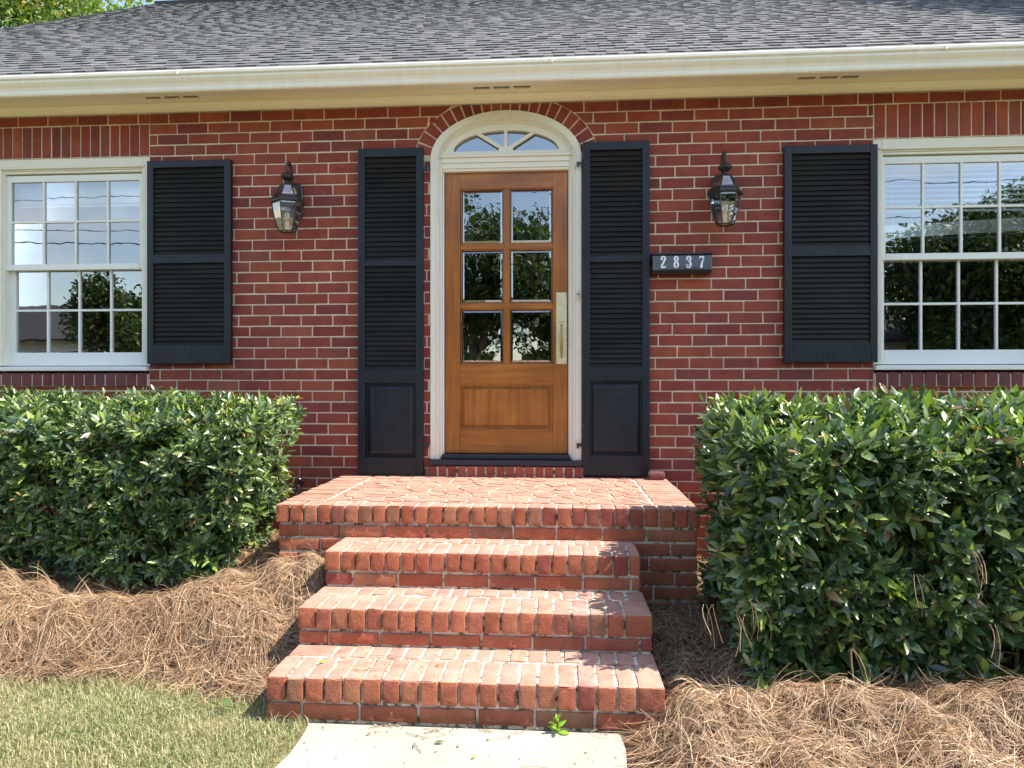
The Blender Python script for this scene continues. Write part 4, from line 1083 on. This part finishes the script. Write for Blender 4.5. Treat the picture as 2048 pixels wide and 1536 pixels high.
def hedge(name, x0, x1, y0, y1, z0, z1, n_shoot, leafL, label, end, taper, rcorner, front_bias=2.2, gapf=None):
    rt = empty(name, ((x0 + x1) / 2, (y0 + y1) / 2, z0), label, 'hedge')
    # sample the faces of a rounded box
    wx, wy, wz = x1 - x0, y1 - y0, z1 - z0
    areas = np.array([wx * wz * front_bias, wx * wz * .5, wx * wy * 1.6, wy * wz * 1.3, wy * wz * .3]); areas /= areas.sum()
    f = RNG.choice(5, n_shoot, p=areas); a = RNG.random(n_shoot); b = RNG.random(n_shoot)
    P_ = np.zeros((n_shoot, 3)); N_ = np.zeros((n_shoot, 3))
    ex = x1 if end == 'right' else x0; ox = x0 if end == 'right' else x1; sg = 1 if end == 'right' else -1
    for i, (nx, ny, nz) in enumerate(((0, -1, 0), (0, 1, 0), (0, 0, 1), (sg, 0, 0), (-sg, 0, 0))):
        m = f == i; N_[m] = (nx, ny, nz)
        if i < 2: P_[m] = np.c_[x0 + a[m] * wx, np.full(m.sum(), y0 if i == 0 else y1), z0 + b[m] * wz]
        elif i == 2: P_[m] = np.c_[x0 + a[m] * wx, y0 + b[m] * wy, np.full(m.sum(), z1)]
        else: P_[m] = np.c_[np.full(m.sum(), ex if i == 3 else ox), y0 + a[m] * wy, z0 + b[m] * wz]
    # rounding: pull onto rounded box
    r = rcorner; c = np.clip(P_, [x0 + r, y0 + r, z0 + .02], [x1 - r, y1 - r, z1 - r * .7]); d = P_ - c; l = np.linalg.norm(d, axis=1, keepdims=True)
    dn = d / np.maximum(l, 1e-6); rr = np.where(l > r, r, l); P_ = c + dn * rr; N_ = unit(N_ * .35 + dn)
    # end taper: the lower part of the free end steps back
    tz = np.clip((z1 - P_[:, 2]) / wz, 0, 1)
    dist = np.abs(P_[:, 0] - ex); P_[:, 0] -= sg * taper * tz ** 2 * np.exp(-dist / .5)
    P_[:, 1] += np.where(N_[:, 1] < -.3, .10 * tz ** 2, 0)
    P_[:, 2] -= .11 * smooth01((y0 + wy * .62 - P_[:, 1]) / (wy * .62)) * smooth01((P_[:, 2] - z0) / wz)
    nb = np.array([mnoise.noise(Vector(p) * 3.1) for p in P_]) * .035 + np.array([mnoise.noise(Vector(p) * 9) for p in P_]) * .022
    cl = np.array([mnoise.noise(Vector(p) * 5.5 + Vector((9, 3, 1))) for p in P_])
    depth = RNG.random(n_shoot) ** 1.5 * .20 + np.clip(cl - .08, 0, 1) * .35
    P_ += N_ * (nb - depth + .015)[:, None]
    if gapf is not None:
        keep = gapf(P_); P_, N_, depth = P_[keep], N_[keep], depth[keep]; n_shoot = len(P_)
    sd_ = unit(N_ * .9 + np.array([0, -.25, .45]) + RNG.normal(0, .55, (n_shoot, 3)))   # shoot direction
    K = 8; pos = []; dr_ = []; nr = []; LL = []; WW = []
    # side vectors
    t1 = unit(np.cross(sd_, RNG.normal(0, 1, (n_shoot, 3)))); t2 = np.cross(sd_, t1)
    for k in range(K):
        ang = k * 2.4 + RNG.normal(0, .3, n_shoot); q = k / (K - 1)
        rad = t1 * np.cos(ang)[:, None] + t2 * np.sin(ang)[:, None]
        open_ = lerp(1.15, .35, q)
        d = unit(sd_ * (1 - open_ * .55)[..., None] if False else sd_ * (1 - open_ * .55) + rad * open_ + RNG.normal(0, .15, (n_shoot, 3)))
        pos.append(P_ + sd_ * ((q - .7) * leafL * 1.1)); dr_.append(d)
        nr.append(unit(sd_ * 1.0 - rad * .3 + RNG.normal(0, .2, (n_shoot, 3)) + np.array([0, 0, .25])))
        s_ = leafL * lerp(1.05, .62, q) * RNG.uniform(.5, 1.35, n_shoot); LL.append(s_); WW.append(s_ * RNG.uniform(.27, .40, n_shoot))
    V, Fc = place_leaves(np.concatenate(pos), np.concatenate(dr_), np.concatenate(nr), np.concatenate(LL), np.concatenate(WW), leaf_template())
    np_mesh('foliage', V, Fc, M['laurel'], rt, smooth=True)
    st = MB(); rnd = random.Random(5)
    for i in range(int(wx * 26)):
        x = rnd.uniform(x0 + .08, x1 - .08); y = rnd.uniform(y0 + .16, y1 - .1)
        if abs(x - ex) < taper * 1.1: x -= sg * taper
        gz_ = float(gz_left(x, y) if end == 'right' else gz_right(x, y)) - .03
        p = Vector((x, y, gz_)); pth = [p.copy()]; n = rnd.randint(4, 6)
        for q in range(n):
            p = p + Vector((rnd.gauss(0, .06), rnd.gauss(0, .05), (z1 - gz_ - .10) / n)); p.x = min(max(p.x, x0 + .06), x1 - .06); p.y = min(max(p.y, y0 + .08), y1 - .06); pth.append(p.copy())
        st.sweep(pth, [lerp(.009, .003, q / n) for q in range(n + 1)], 5)
        for q in range(1, n):
            for _ in range(2):
                e = pth[q] + Vector((rnd.gauss(0, .10), rnd.gauss(-.06, .10), rnd.uniform(.05, .16))); e.x = min(max(e.x, x0 + .04), x1 - .04); e.y = min(max(e.y, y0 + .03), y1 - .03); e.z = min(e.z, z1 - .05)
                st.sweep([pth[q], (pth[q] + e) / 2 + Vector((0, 0, .01)), e], [.004, .003, .002], 4)
    st.build('stems', M['stem'], rt)
    return rt
def gap_left(Pp):
    h = RNG.random(len(Pp))
    hole = (np.abs(Pp[:, 0] + 2.93) < .20) & (np.abs(Pp[:, 2] - .66) < .07)
    low = Pp[:, 2] < .42
    return ~(hole & (h < .85)) & ~(low & (h < .35))
hedge('laurel_hedge', -4.3, -1.63, -1.42, -.72, .28, 1.275, 6600, .067, 'clipped laurel hedge with finer leaves, under the left window', 'right', .24, .13, gapf=gap_left)
hedge('laurel_hedge', .765, 3.3, -2.10, -1.22, .10, 1.255, 6800, .094, 'taller looking laurel hedge with broad leaves, to the right of the steps', 'left', .05, .10, gapf=lambda Pp: ~((Pp[:, 2] < .26) & (RNG.random(len(Pp)) < .4)))

# ------------------------------------------------------------------ straw
def straw(name, label, region, gz, n, extra=None, parts=None):
    """region: list of (x0,x1,y0,y1,weight,mask)"""
    nx, ny = 90, 60; (X0, X1, Y0, Y1) = region
    gx, gy = np.meshgrid(np.linspace(X0, X1, nx), np.linspace(Y0, Y1, ny)); gzz = gz(gx, gy) - .004
    V = np.c_[gx.ravel(), gy.ravel(), gzz.ravel()]; idx = np.arange(nx * ny).reshape(ny, nx)
    Fc = np.c_[idx[:-1, :-1].ravel(), idx[:-1, 1:].ravel(), idx[1:, 1:].ravel(), idx[1:, :-1].ravel()]
    # needles
    px = RNG.uniform(X0, X1, n * 3); py = Y0 + (Y1 - Y0) * RNG.random(n * 3); h0 = gz(px, py); keep = h0 > -.008
    if extra is not None: keep &= extra(px, py)
    px, py = px[keep][:n], py[keep][:n]; n = len(px)
    # needles come in bundles of three from one sheath
    q3 = (np.arange(n) // 3) * 3; px, py = px[q3] + RNG.normal(0, .002, n), py[q3] + RNG.normal(0, .002, n)
    yaw = (RNG.normal(0, .85, n) + np.pi * (RNG.random(n) < .5) + .5 * np.sin(px * 5 + py * 7))[q3] + RNG.normal(0, .14, n)
    wild = (RNG.random(n) < .3)[q3]; yaw = np.where(wild, RNG.uniform(0, 2 * np.pi, n)[q3], yaw); L = RNG.uniform(.06, .21, n); bend = RNG.normal(0, .75, n)[q3] + RNG.normal(0, .35, n); pitch = RNG.normal(.03, .16, n); lift = RNG.random(n)[q3] ** 2 * .045
    sticks = RNG.random(n)[q3] < .05; pitch = np.where(sticks, RNG.uniform(.3, .9, n), pitch)
    K = 6; x, y = px.copy(), py.copy(); z = gz(x, y) + .004 + lift; zz = z.copy(); pts = []
    zo = np.zeros(n)
    for k in range(K):
        g = gz(x, y); zc = g + .004 + lift + zo; pts.append(np.c_[x, y, np.maximum(zc, g + .002)])
        a = yaw + bend * k / K; st = L / (K - 1); x = x + np.cos(a) * st * np.cos(pitch); y = y + np.sin(a) * st * np.cos(pitch)
        zo = zo + np.sin(pitch - .25 * k / K) * st
    pts = np.stack(pts, 1)
    nr = unit(np.c_[RNG.normal(0, .5, n), RNG.normal(-.5, .4, n), np.full(n, 1.0)])
    tan = np.gradient(pts, axis=1); side = np.cross(tan, nr[:, None, :]); side /= np.maximum(np.linalg.norm(side, axis=2, keepdims=True), 1e-9)
    wv = RNG.uniform(.0005, .0010, n)[:, None, None] * np.array([1, 1, 1, 1, .8, .4])[None, :, None]
    A, B = pts - side * wv, pts + side * wv
    VV = np.stack([A, B], 2).reshape(n, K * 2, 3); base = len(V)
    fq = np.array([(2 * k, 2 * k + 2, 2 * k + 3, 2 * k + 1) for k in range(K - 1)])
    FF = (fq[None] + (np.arange(n) * K * 2)[:, None, None] + base).reshape(-1, 4)
    mi = np.r_[np.zeros(len(Fc)), np.ones(len(FF))]
    o = np_mesh(name, np.r_[V, VV.reshape(-1, 3)], np.r_[Fc, FF], [M['straw_bed'], M['needle']], None, mi)
    return tag(o, label, 'pine straw', kind='stuff')
m, nt, b = base_mat('straw_bed'); n1 = noise_(nt, 60, 8, .8, mapscale=(1, 1, .3)); n2 = noise_(nt, 5, 5)
c = ramp(nt, n1, [(.35, (.03, .016, .009)), (.6, (.10, .052, .026)), (.78, (.24, .14, .075))])
nt.links.new(c, b.inputs['Base Color']); b.inputs['Roughness'].default_value = .9; bump(nt, b, n1, 1, .02); M['straw_bed'] = m
not_steps = lambda x, y: ~((x > SX0 - .03) & (x < SX1 + .03) & (y > Y1 - .02)) & ~((x > LX0 - .02) & (x < LX1 + .02) & (y > Y_LAND - .01))
def gzl_m(x, y):
    z = gz_left(x, y)
    return z
straw('pine_straw', 'mound of tan pine straw under the left hedge, sloping to the lawn', (-4.6, -1.03, -2.36, -.3), gzl_m, 54000, lambda x, y: not_steps(x, y) & (x < SX0 - .015) & ((y < -.95) | (RNG.random(len(x)) < .3)))
straw('pine_straw', 'mound of tan pine straw in front of the right hedge, down beside the path', (.16, 3.4, -3.6, -.3), gz_right, 58000, lambda x, y: not_steps(x, y) & ((y < -1.1) | (RNG.random(len(x)) < .2)) & ((y > -3.1)))

# ------------------------------------------------------------------ grass
def grass(n, X0, X1, Y0, Y1, mask, zf, hmin, hmax):
    x = RNG.uniform(X0, X1, n); y = RNG.uniform(Y0, Y1, n); k = mask(x, y); x, y = x[k], y[k]; n = len(x)
    z = zf(x, y); h = RNG.uniform(hmin, hmax, n); a = RNG.uniform(0, 2 * np.pi, n); lean = RNG.uniform(.2, 1.3, n) * h; wv = RNG.uniform(.0009, .0019, n)
    ca, sa = np.cos(a), np.sin(a); b2 = a + np.pi / 2 + RNG.normal(0, .6, n); cb, sb_ = np.cos(b2) * wv, np.sin(b2) * wv
    m_ = np.c_[x + ca * lean * .35, y + sa * lean * .35, z + h * .65]; t = np.c_[x + ca * lean, y + sa * lean, z + h * RNG.uniform(.7, 1.0, n)]
    s = np.c_[cb, sb_, np.zeros(n)]; p0 = np.c_[x, y, z - .004]
    V = np.stack([p0 - s, p0 + s, m_ + s * .8, m_ - s * .8, t + s * .15, t - s * .15], 1).reshape(-1, 3)
    fq = np.array([(0, 1, 2, 3), (3, 2, 4, 5)]); Fc = (fq[None] + (np.arange(n) * 6)[:, None, None]).reshape(-1, 4)
    return V, Fc
edge = lambda x, y: (y < -1.97 + .03 * np.sin(x * 5.3) - .10 * smooth01((x + 1.95) / .6) + RNG.normal(0, .035, len(x))) & (x < -1.04 + RNG.normal(0, .02, len(x)))
patch = lambda x, y: RNG.random(len(x)) < .38 + .62 * np.clip(np.sin(x * 6.1 + np.sin(y * 7)) * np.sin(y * 8.3 + 1) + .6, 0, 1)
zl_ = lambda x, y: np.full(len(x), -.02)
A = grass(90000, -3.4, -1.0, -3.1, -1.9, lambda x, y: edge(x, y) & patch(x, y), zl_, .006, .034)
B = grass(24000, -6.5, -1.0, -5.5, -1.9, lambda x, y: edge(x, y), zl_, .015, .04)
ye_ = lambda x: -1.97 + .03 * np.sin(x * 5.3) - .10 * smooth01((x + 1.95) / .6)
C = grass(16000, -3.4, -.98, -2.75, -1.85, lambda x, y: ((np.abs(y - ye_(x)) < np.abs(RNG.normal(0, .045, len(x)))) & (x < -1.22)) | ((np.abs(x + 1.04 + .03 * np.sin(y * 19)) < np.abs(RNG.normal(0, .025, len(x)))) & (y < -2.25)) | ((x > -1.3) & (x < -1.0) & (y > -2.33) & (y < -2.25) & (RNG.random(len(x)) < .5)), zl_, .02, .065)
Bq = len(A[0]) + len(B[0])
V = np.r_[A[0], B[0], C[0]]; Fc = np.r_[A[1], B[1] + len(A[0]), C[1] + Bq]
tag(np_mesh('grass', V, Fc, M['grassblade']), 'short patchy green and straw coloured lawn grass left of the path', 'grass', kind='stuff')

_g = M['grassblade'].node_tree; _b = _g.nodes['Principled BSDF']; _src = _b.inputs['Base Color'].links[0].from_socket
_f = ramp(_g, noise_(_g, 3.4, 5, .6), [(.50, (0, 0, 0)), (.66, (.5, .5, .5))])
_g.links.new(mixc(_g, _f, _src, (.46, .37, .23)), _b.inputs['Base Color'])
# small plants, leaves and twigs -------------------------------------------
x, _ = P(1116, 1480, -2.30)
wd = empty('weed_seedling', (x, -2.29, .004), 'bright green seedling growing at the foot of the lowest step', 'weed')
pos = []; dd = []; LL = []
for k in range(9):
    a = k * 2.4; q = k / 8; pos.append((x + random.gauss(0, .003), -2.29, .01 + .05 * q)); dd.append((math.cos(a), math.sin(a) * .6 - .2, lerp(.1, 1.2, q))); LL.append(lerp(.048, .028, q))
V, Fc = place_leaves(np.array(pos), unit(np.array(dd)), np.tile([0, -.3, 1.0], (9, 1)), np.array(LL), np.array(LL) * .42, leaf_template())
np_mesh('leaves', V, Fc, M['weed'], wd, smooth=True)
hm = MB(); hm.sweep([(x, -2.29, 0), (x + .003, -2.29, .035), (x, -2.29, .06)], [.003, .0025, .0015], 6); hm.build('stalk', M['weed'], wd)
def one_leaf(px, py, Y, z, L, yaw, mat, label):
    X = PXx(px, Y); V, Fc = place_leaves(np.array([(X, Y, z)]), np.array([(math.cos(yaw), math.sin(yaw), .08)]), np.array([(.1, -.2, 1.0)]), np.array([L]), np.array([L * .38]), leaf_template(.1, .25))
    return tag(np_mesh('fallen_leaf', V, Fc, mat, smooth=True), label, 'leaf', 'fallen leaves')
one_leaf(868, 1483, -2.40, .012, .040, .1, M['laurel'], 'small green leaf lying on the pale path near the lowest step')
one_leaf(733, 1475, -2.36, .012, .022, .6, M['dead_leaf'], 'curled brown leaf on the left part of the path')
one_leaf(944, 1525, -2.50, .012, .024, 1.0, M['weed'], 'small bright leaf on the path at the bottom edge of the photo')
one_leaf(633, 1329, -2.10, Z1 + .008, .038, .2, M['weed'], 'pale green leaf lying on the left end of the lowest step')
one_leaf(807, 1327, -2.12, Z1 + .008, .02, .4, M['laurel'], 'dark leaf scrap on the middle of the lowest step')
one_leaf(872, 1327, -2.10, Z1 + .008, .022, .9, M['laurel'], 'crumpled dark leaf scrap on the lowest step, right of another scrap')
one_leaf(440, 1378, -2.16, .03, .09, -.6, M['laurel'], 'large green laurel leaf dropped where the straw meets the lawn')
one_leaf(1635, 990, -2.13, P(1775, 875, -2.13)[1], .05, .2, M['dead_leaf'], 'dry brown leaf caught on the face of the right hedge')
def litter():
    n = 420; reg = RNG.integers(0, 4, n)
    x = np.where(reg == 0, RNG.uniform(-3.2, -1.25, n), np.where(reg == 1, RNG.uniform(.35, 3.0, n), np.where(reg == 2, RNG.uniform(-1.0, .22, n), RNG.uniform(SX0, SX1, n))))
    y = np.where(reg == 0, RNG.uniform(-1.95, -1.3, n), np.where(reg == 1, RNG.uniform(-2.9, -2.1, n), np.where(reg == 2, -2.27 - RNG.random(n) ** 3 * .6, RNG.uniform(Y1 + .1, Y2 - .01, n))))
    z = np.where(reg == 0, gz_left(x, y) + .03, np.where(reg == 1, gz_right(x, y) + .03, np.where(reg == 2, .008, Z1 + .006)))
    L = np.where(reg < 2, RNG.uniform(.012, .03, n), RNG.uniform(.003, .014, n)); keep = (reg != 3) | (RNG.random(n) < .35)
    x, y, z, L = x[keep], y[keep], z[keep], L[keep]; n = len(x)
    V, Fc = place_leaves(np.c_[x, y, z], unit(np.c_[RNG.normal(0, 1, (n, 2)), np.full(n, .1)]), unit(np.c_[RNG.normal(0, .3, (n, 2)), np.ones(n)]), L, L * .55, leaf_template(.2, .3))
    lm = leaf_mat('litter', [(0, (.05, .03, .015)), (.5, (.20, .11, .05)), (.8, (.36, .28, .16)), (.92, (.12, .20, .04)), (1, (.5, .45, .33))], .6, .1)
    tag(np_mesh('leaf_litter', V, Fc, lm), 'small dry leaf scraps and crumbs on straw, step and path', 'leaf litter', kind='stuff')
litter()
def twig(pts, r, label, name='twig'):
    hm = MB(); hm.sweep(pts, r, 6); tag(hm.build(name, M['stem'] if 'needle' not in label else M['needle']), label, 'twig' if 'needle' not in label else 'pine needle')
twig([(PXx(826, -2.44), -2.44, .008), (PXx(828, -2.41), -2.41, .012), (PXx(842, -2.47), -2.47, .009)], .0016, 'thin brown bent twig lying on the path')
twig([(PXx(330, -2.30), -2.20, .02), (PXx(300, -2.30), -2.25, .022), (PXx(280, -2.30), -2.29, .018)], .0022, 'short bare twig lying on the lawn')
# long stray needles on the steps and hedges
def strands(name, label, specs):
    hm = MB()
    for (a, b, sag) in specs:
        a, b = Vector(a), Vector(b); mid = (a + b) / 2 + Vector(sag); hm.sweep([a, a.lerp(mid, .5) + Vector(sag) * .25, mid, mid.lerp(b, .5) + Vector(sag) * .25, b], .0011, 4)
    return tag(hm.build(name, M['needle']), label, 'pine needles', kind='stuff')
sp = []
for i in range(16):
    y = random.uniform(-2.2, -1.95); x = random.uniform(SX0 + .02, SX0 + .5); sp.append(((x, y, Z1 + .006), (x + random.uniform(.04, .12), y + random.uniform(-.05, .05), Z1 + .006), (0, random.uniform(-.02, .02), .004)))
for i in range(26):
    x = random.uniform(-.95, .2); y = random.uniform(-2.33, -2.27) if random.random() < .6 else random.uniform(-3, -2.3); sp.append(((x, y, .008), (x + random.uniform(-.11, .11), y + random.uniform(-.05, .05), .008), (0, random.uniform(-.015, .015), .003)))
strands('loose_needles', 'stray pine needles scattered over the lowest step and the path', sp)
sp = []
for (px, py) in ((1480, 1230), (1500, 1200), (1950, 1100), (1840, 1150), (1990, 1250), (1420, 1210), (1700, 1300)):
    for q in range(4):
        X, Zq = P(px + random.uniform(-12, 12), py, -2.15); sp.append(((X, -2.14, Zq), (X + random.uniform(-.03, .06), -2.17, Zq - random.uniform(.10, .18)), (random.uniform(-.03, .03), 0, .01)))
strands('hanging_needles', 'pine needles caught and hanging on the face of the right hedge', sp)

# ------------------------------------------------------------------ trees
def tree(name, base, h, crown_c, crown_r, n, mat, label, leaf=.12, seed=1, lobes=9, squash=.8, cat='tree', group=None, trunk_r=.2, hollow=.35, thin=-.12):
    rng = np.random.default_rng(seed); rnd = random.Random(seed)
    t = empty(name, base, label, cat, group); c = Vector(crown_c)
    tr = MB(); p0 = Vector(base) - Vector((0, 0, .1)); top = Vector((c.x, c.y, c.z)); 
    tr.sweep([p0, p0.lerp(top, .3) + Vector((.1, 0, 0)), p0.lerp(top, .65) + Vector((-.12, .05, 0)), top], [trunk_r, trunk_r * .8, trunk_r * .6, trunk_r * .3], 10)
    cents = []; rads = []
    for i in range(lobes):
        d = Vector((rnd.gauss(0, 1), rnd.gauss(0, 1), rnd.gauss(0, 1))).normalized(); q = rnd.uniform(.45, .85)
        cc = c + Vector((d.x * crown_r * q, d.y * crown_r * q, d.z * crown_r * q * squash)); cents.append(cc); rads.append(crown_r * rnd.uniform(.28, .5))
        st = p0.lerp(top, rnd.uniform(.45, .8)); md = (st + cc) / 2 + Vector((0, 0, -.1 * crown_r)); tr.sweep([st, md, cc], [trunk_r * .4, trunk_r * .22, trunk_r * .06], 6)
        for _ in range(4):
            e = cc + Vector((rnd.gauss(0, .5), rnd.gauss(0, .5), rnd.gauss(0, .4))) * rads[-1]; tr.sweep([md.lerp(cc, .6), e], [trunk_r * .1, trunk_r * .03], 5)
    tr.build('trunk', M['bark'], t)
    cents.append(c); rads.append(crown_r * .55)
    per = rng.choice(len(cents), n, p=np.array([r ** 2 for r in rads]) / sum(r ** 2 for r in rads))
    d = unit(rng.normal(0, 1, (n, 3))); rr = np.array(rads)[per] * rng.uniform(hollow, 1.1, n) ** .6
    # twiggy clumps: snap leaves toward sub-centres
    pos = np.array([tuple(q) for q in cents])[per] + d * rr[:, None] * np.array([1, 1, squash])
    nb = np.array([mnoise.noise(Vector(p) * (1.6 / max(.3, crown_r * .35))) for p in pos]); k = nb > thin; pos, d = pos[k], d[k]; n = len(pos)
    L = leaf * rng.uniform(.6, 1.3, n); nr = unit(d * .5 + np.array([0, 0, .6]) + rng.normal(0, .5, (n, 3))); dd = unit(rng.normal(0, 1, (n, 3)) + d * .5 + np.array([0, 0, -.3]))
    V, Fc = place_leaves(pos, dd, nr, L, L * .62, quad_template()); np_mesh('crown', V, Fc, mat, t)
    return t
tree('oak_tree', (-12.6, 9.0, 0), 9, (-12.3, 9.0, 9.0), 3.2, 26000, M['oak'], 'light green leafy oak rising behind the left end of the roof', .13, 3, 12, trunk_r=.28)
tree('oak_tree', (11.3, 1.6, 0), 12, (9.2, 1.15, 11.6), 2.0, 9000, M['street_tree'], 'tall tree beside the right end of the house, shading the roof', .22, 8, 9, group='trees around the house')
# street trees across the road: they are what the glass reflects
for i, (x, y, r, zc, n) in enumerate(((-3.4, -22, 4.0, 5.4, 30400), (1.0, -23, 2.6, 3.4, 13300), (5.2, -21, 2.6, 3.4, 15200), (-17.6, -22, 2.7, 3.2, 17100), (15.0, -21, 3.2, 4.6, 22800), (17.2, -23, 4.0, 5.8, 22800), (-10, -26, 2.8, 3.2, 13300))):
    tree('street_tree', (x, y, 0), 8, (x, y, zc), r, n, M['street_tree'], ['big round', 'low', 'middling', 'small', 'broad', 'towering', 'far low'][i] + ' street tree across the road from the house', .21, 20 + i, 13, 1.0, group='street trees across the road', hollow=.1, thin=-.33)
# far wood beyond the street
n = 26000; fx = RNG.uniform(-75, 75, n); top = 4.0 + 1.6 * np.sin(fx * .31) + 1.2 * np.sin(fx * .83 + 1) + .6 * np.sin(fx * 2.1)
ps = np.c_[fx, RNG.uniform(-52, -42, n), top * RNG.random(n) ** .7]
V, Fc = place_leaves(ps, unit(RNG.normal(0, 1, (n, 3))), unit(RNG.normal(0, 1, (n, 3))), RNG.uniform(.6, 1.4, n), RNG.uniform(.5, 1.0, n), quad_template())
tag(np_mesh('distant_wood', V, Fc, M['street_tree']), 'far belt of trees beyond the street', 'wood', kind='stuff')
# white houses across the street, seen in the glass
sid = simple('white_clapboard', (.75, .75, .72), .6, .05, 2, 30, .1)
def clap_house(xa, xb, label, wins):
    nh = empty('white_house', ((xa + xb) / 2, -27, 0), label, 'house')
    hm = MB()
    for q in range(20): hm.hexa([(xa, -24.03, .3 + q * .15), (xb, -24.03, .3 + q * .15), (xb, -31, .3 + q * .15), (xa, -31, .3 + q * .15), (xa, -24.07, .44 + q * .15), (xb, -24.07, .44 + q * .15), (xb, -31, .44 + q * .15), (xa, -31, .44 + q * .15)])
    hm.build('clapboard_wall', sid, nh)
    hm = MB(); hm.extrude([(-23.4, 3.2), (-27.5, 5.2), (-31.6, 3.2), (-31.6, 3.1), (-27.5, 5.05), (-23.4, 3.1)], xa - .5, xb + .5); hm.build('roof', M['shingle_base'], nh)
    for xx in wins:
        hm = MB(); grid_window(hm, 'y', -23.99, xx - .5, xx + .5, 1.1, 2.7, 2, 4); f_ = hm.build('window', M['sash'], nh)
        hm = MB(); hm.box(xx - .48, xx + .48, -24.02, -24.0, 1.12, 2.68); hm.build('pane', M['dark_opening'], f_)
clap_house(-31, -21, 'white clapboard house across the street, opposite the left window', (-29.8, -28.3, -26.2, -24.0, -22.2))
clap_house(7.5, 14.5, 'white clapboard house across the street, opposite the right window', (8.6, 10.4, 12.2, 13.7))
# overhead cables seen reflected in the left window
pl = empty('utility_cables', (0, -14, 7), 'overhead utility cables running along the street', 'cables')
for (z, sag, r) in ((6.2, .7, .018), (6.5, .6, .012), (7.3, .5, .012), (8.0, .6, .01)):
    hm = MB(); hm.sweep([(lerp(-30, 30, i / 24), -14.5, z + (z - 7) * .3 * (i / 24) - sag * (1 - ((i / 12) - 1) ** 2)) for i in range(25)], r, 5); hm.build('cable', M['iron'], pl)
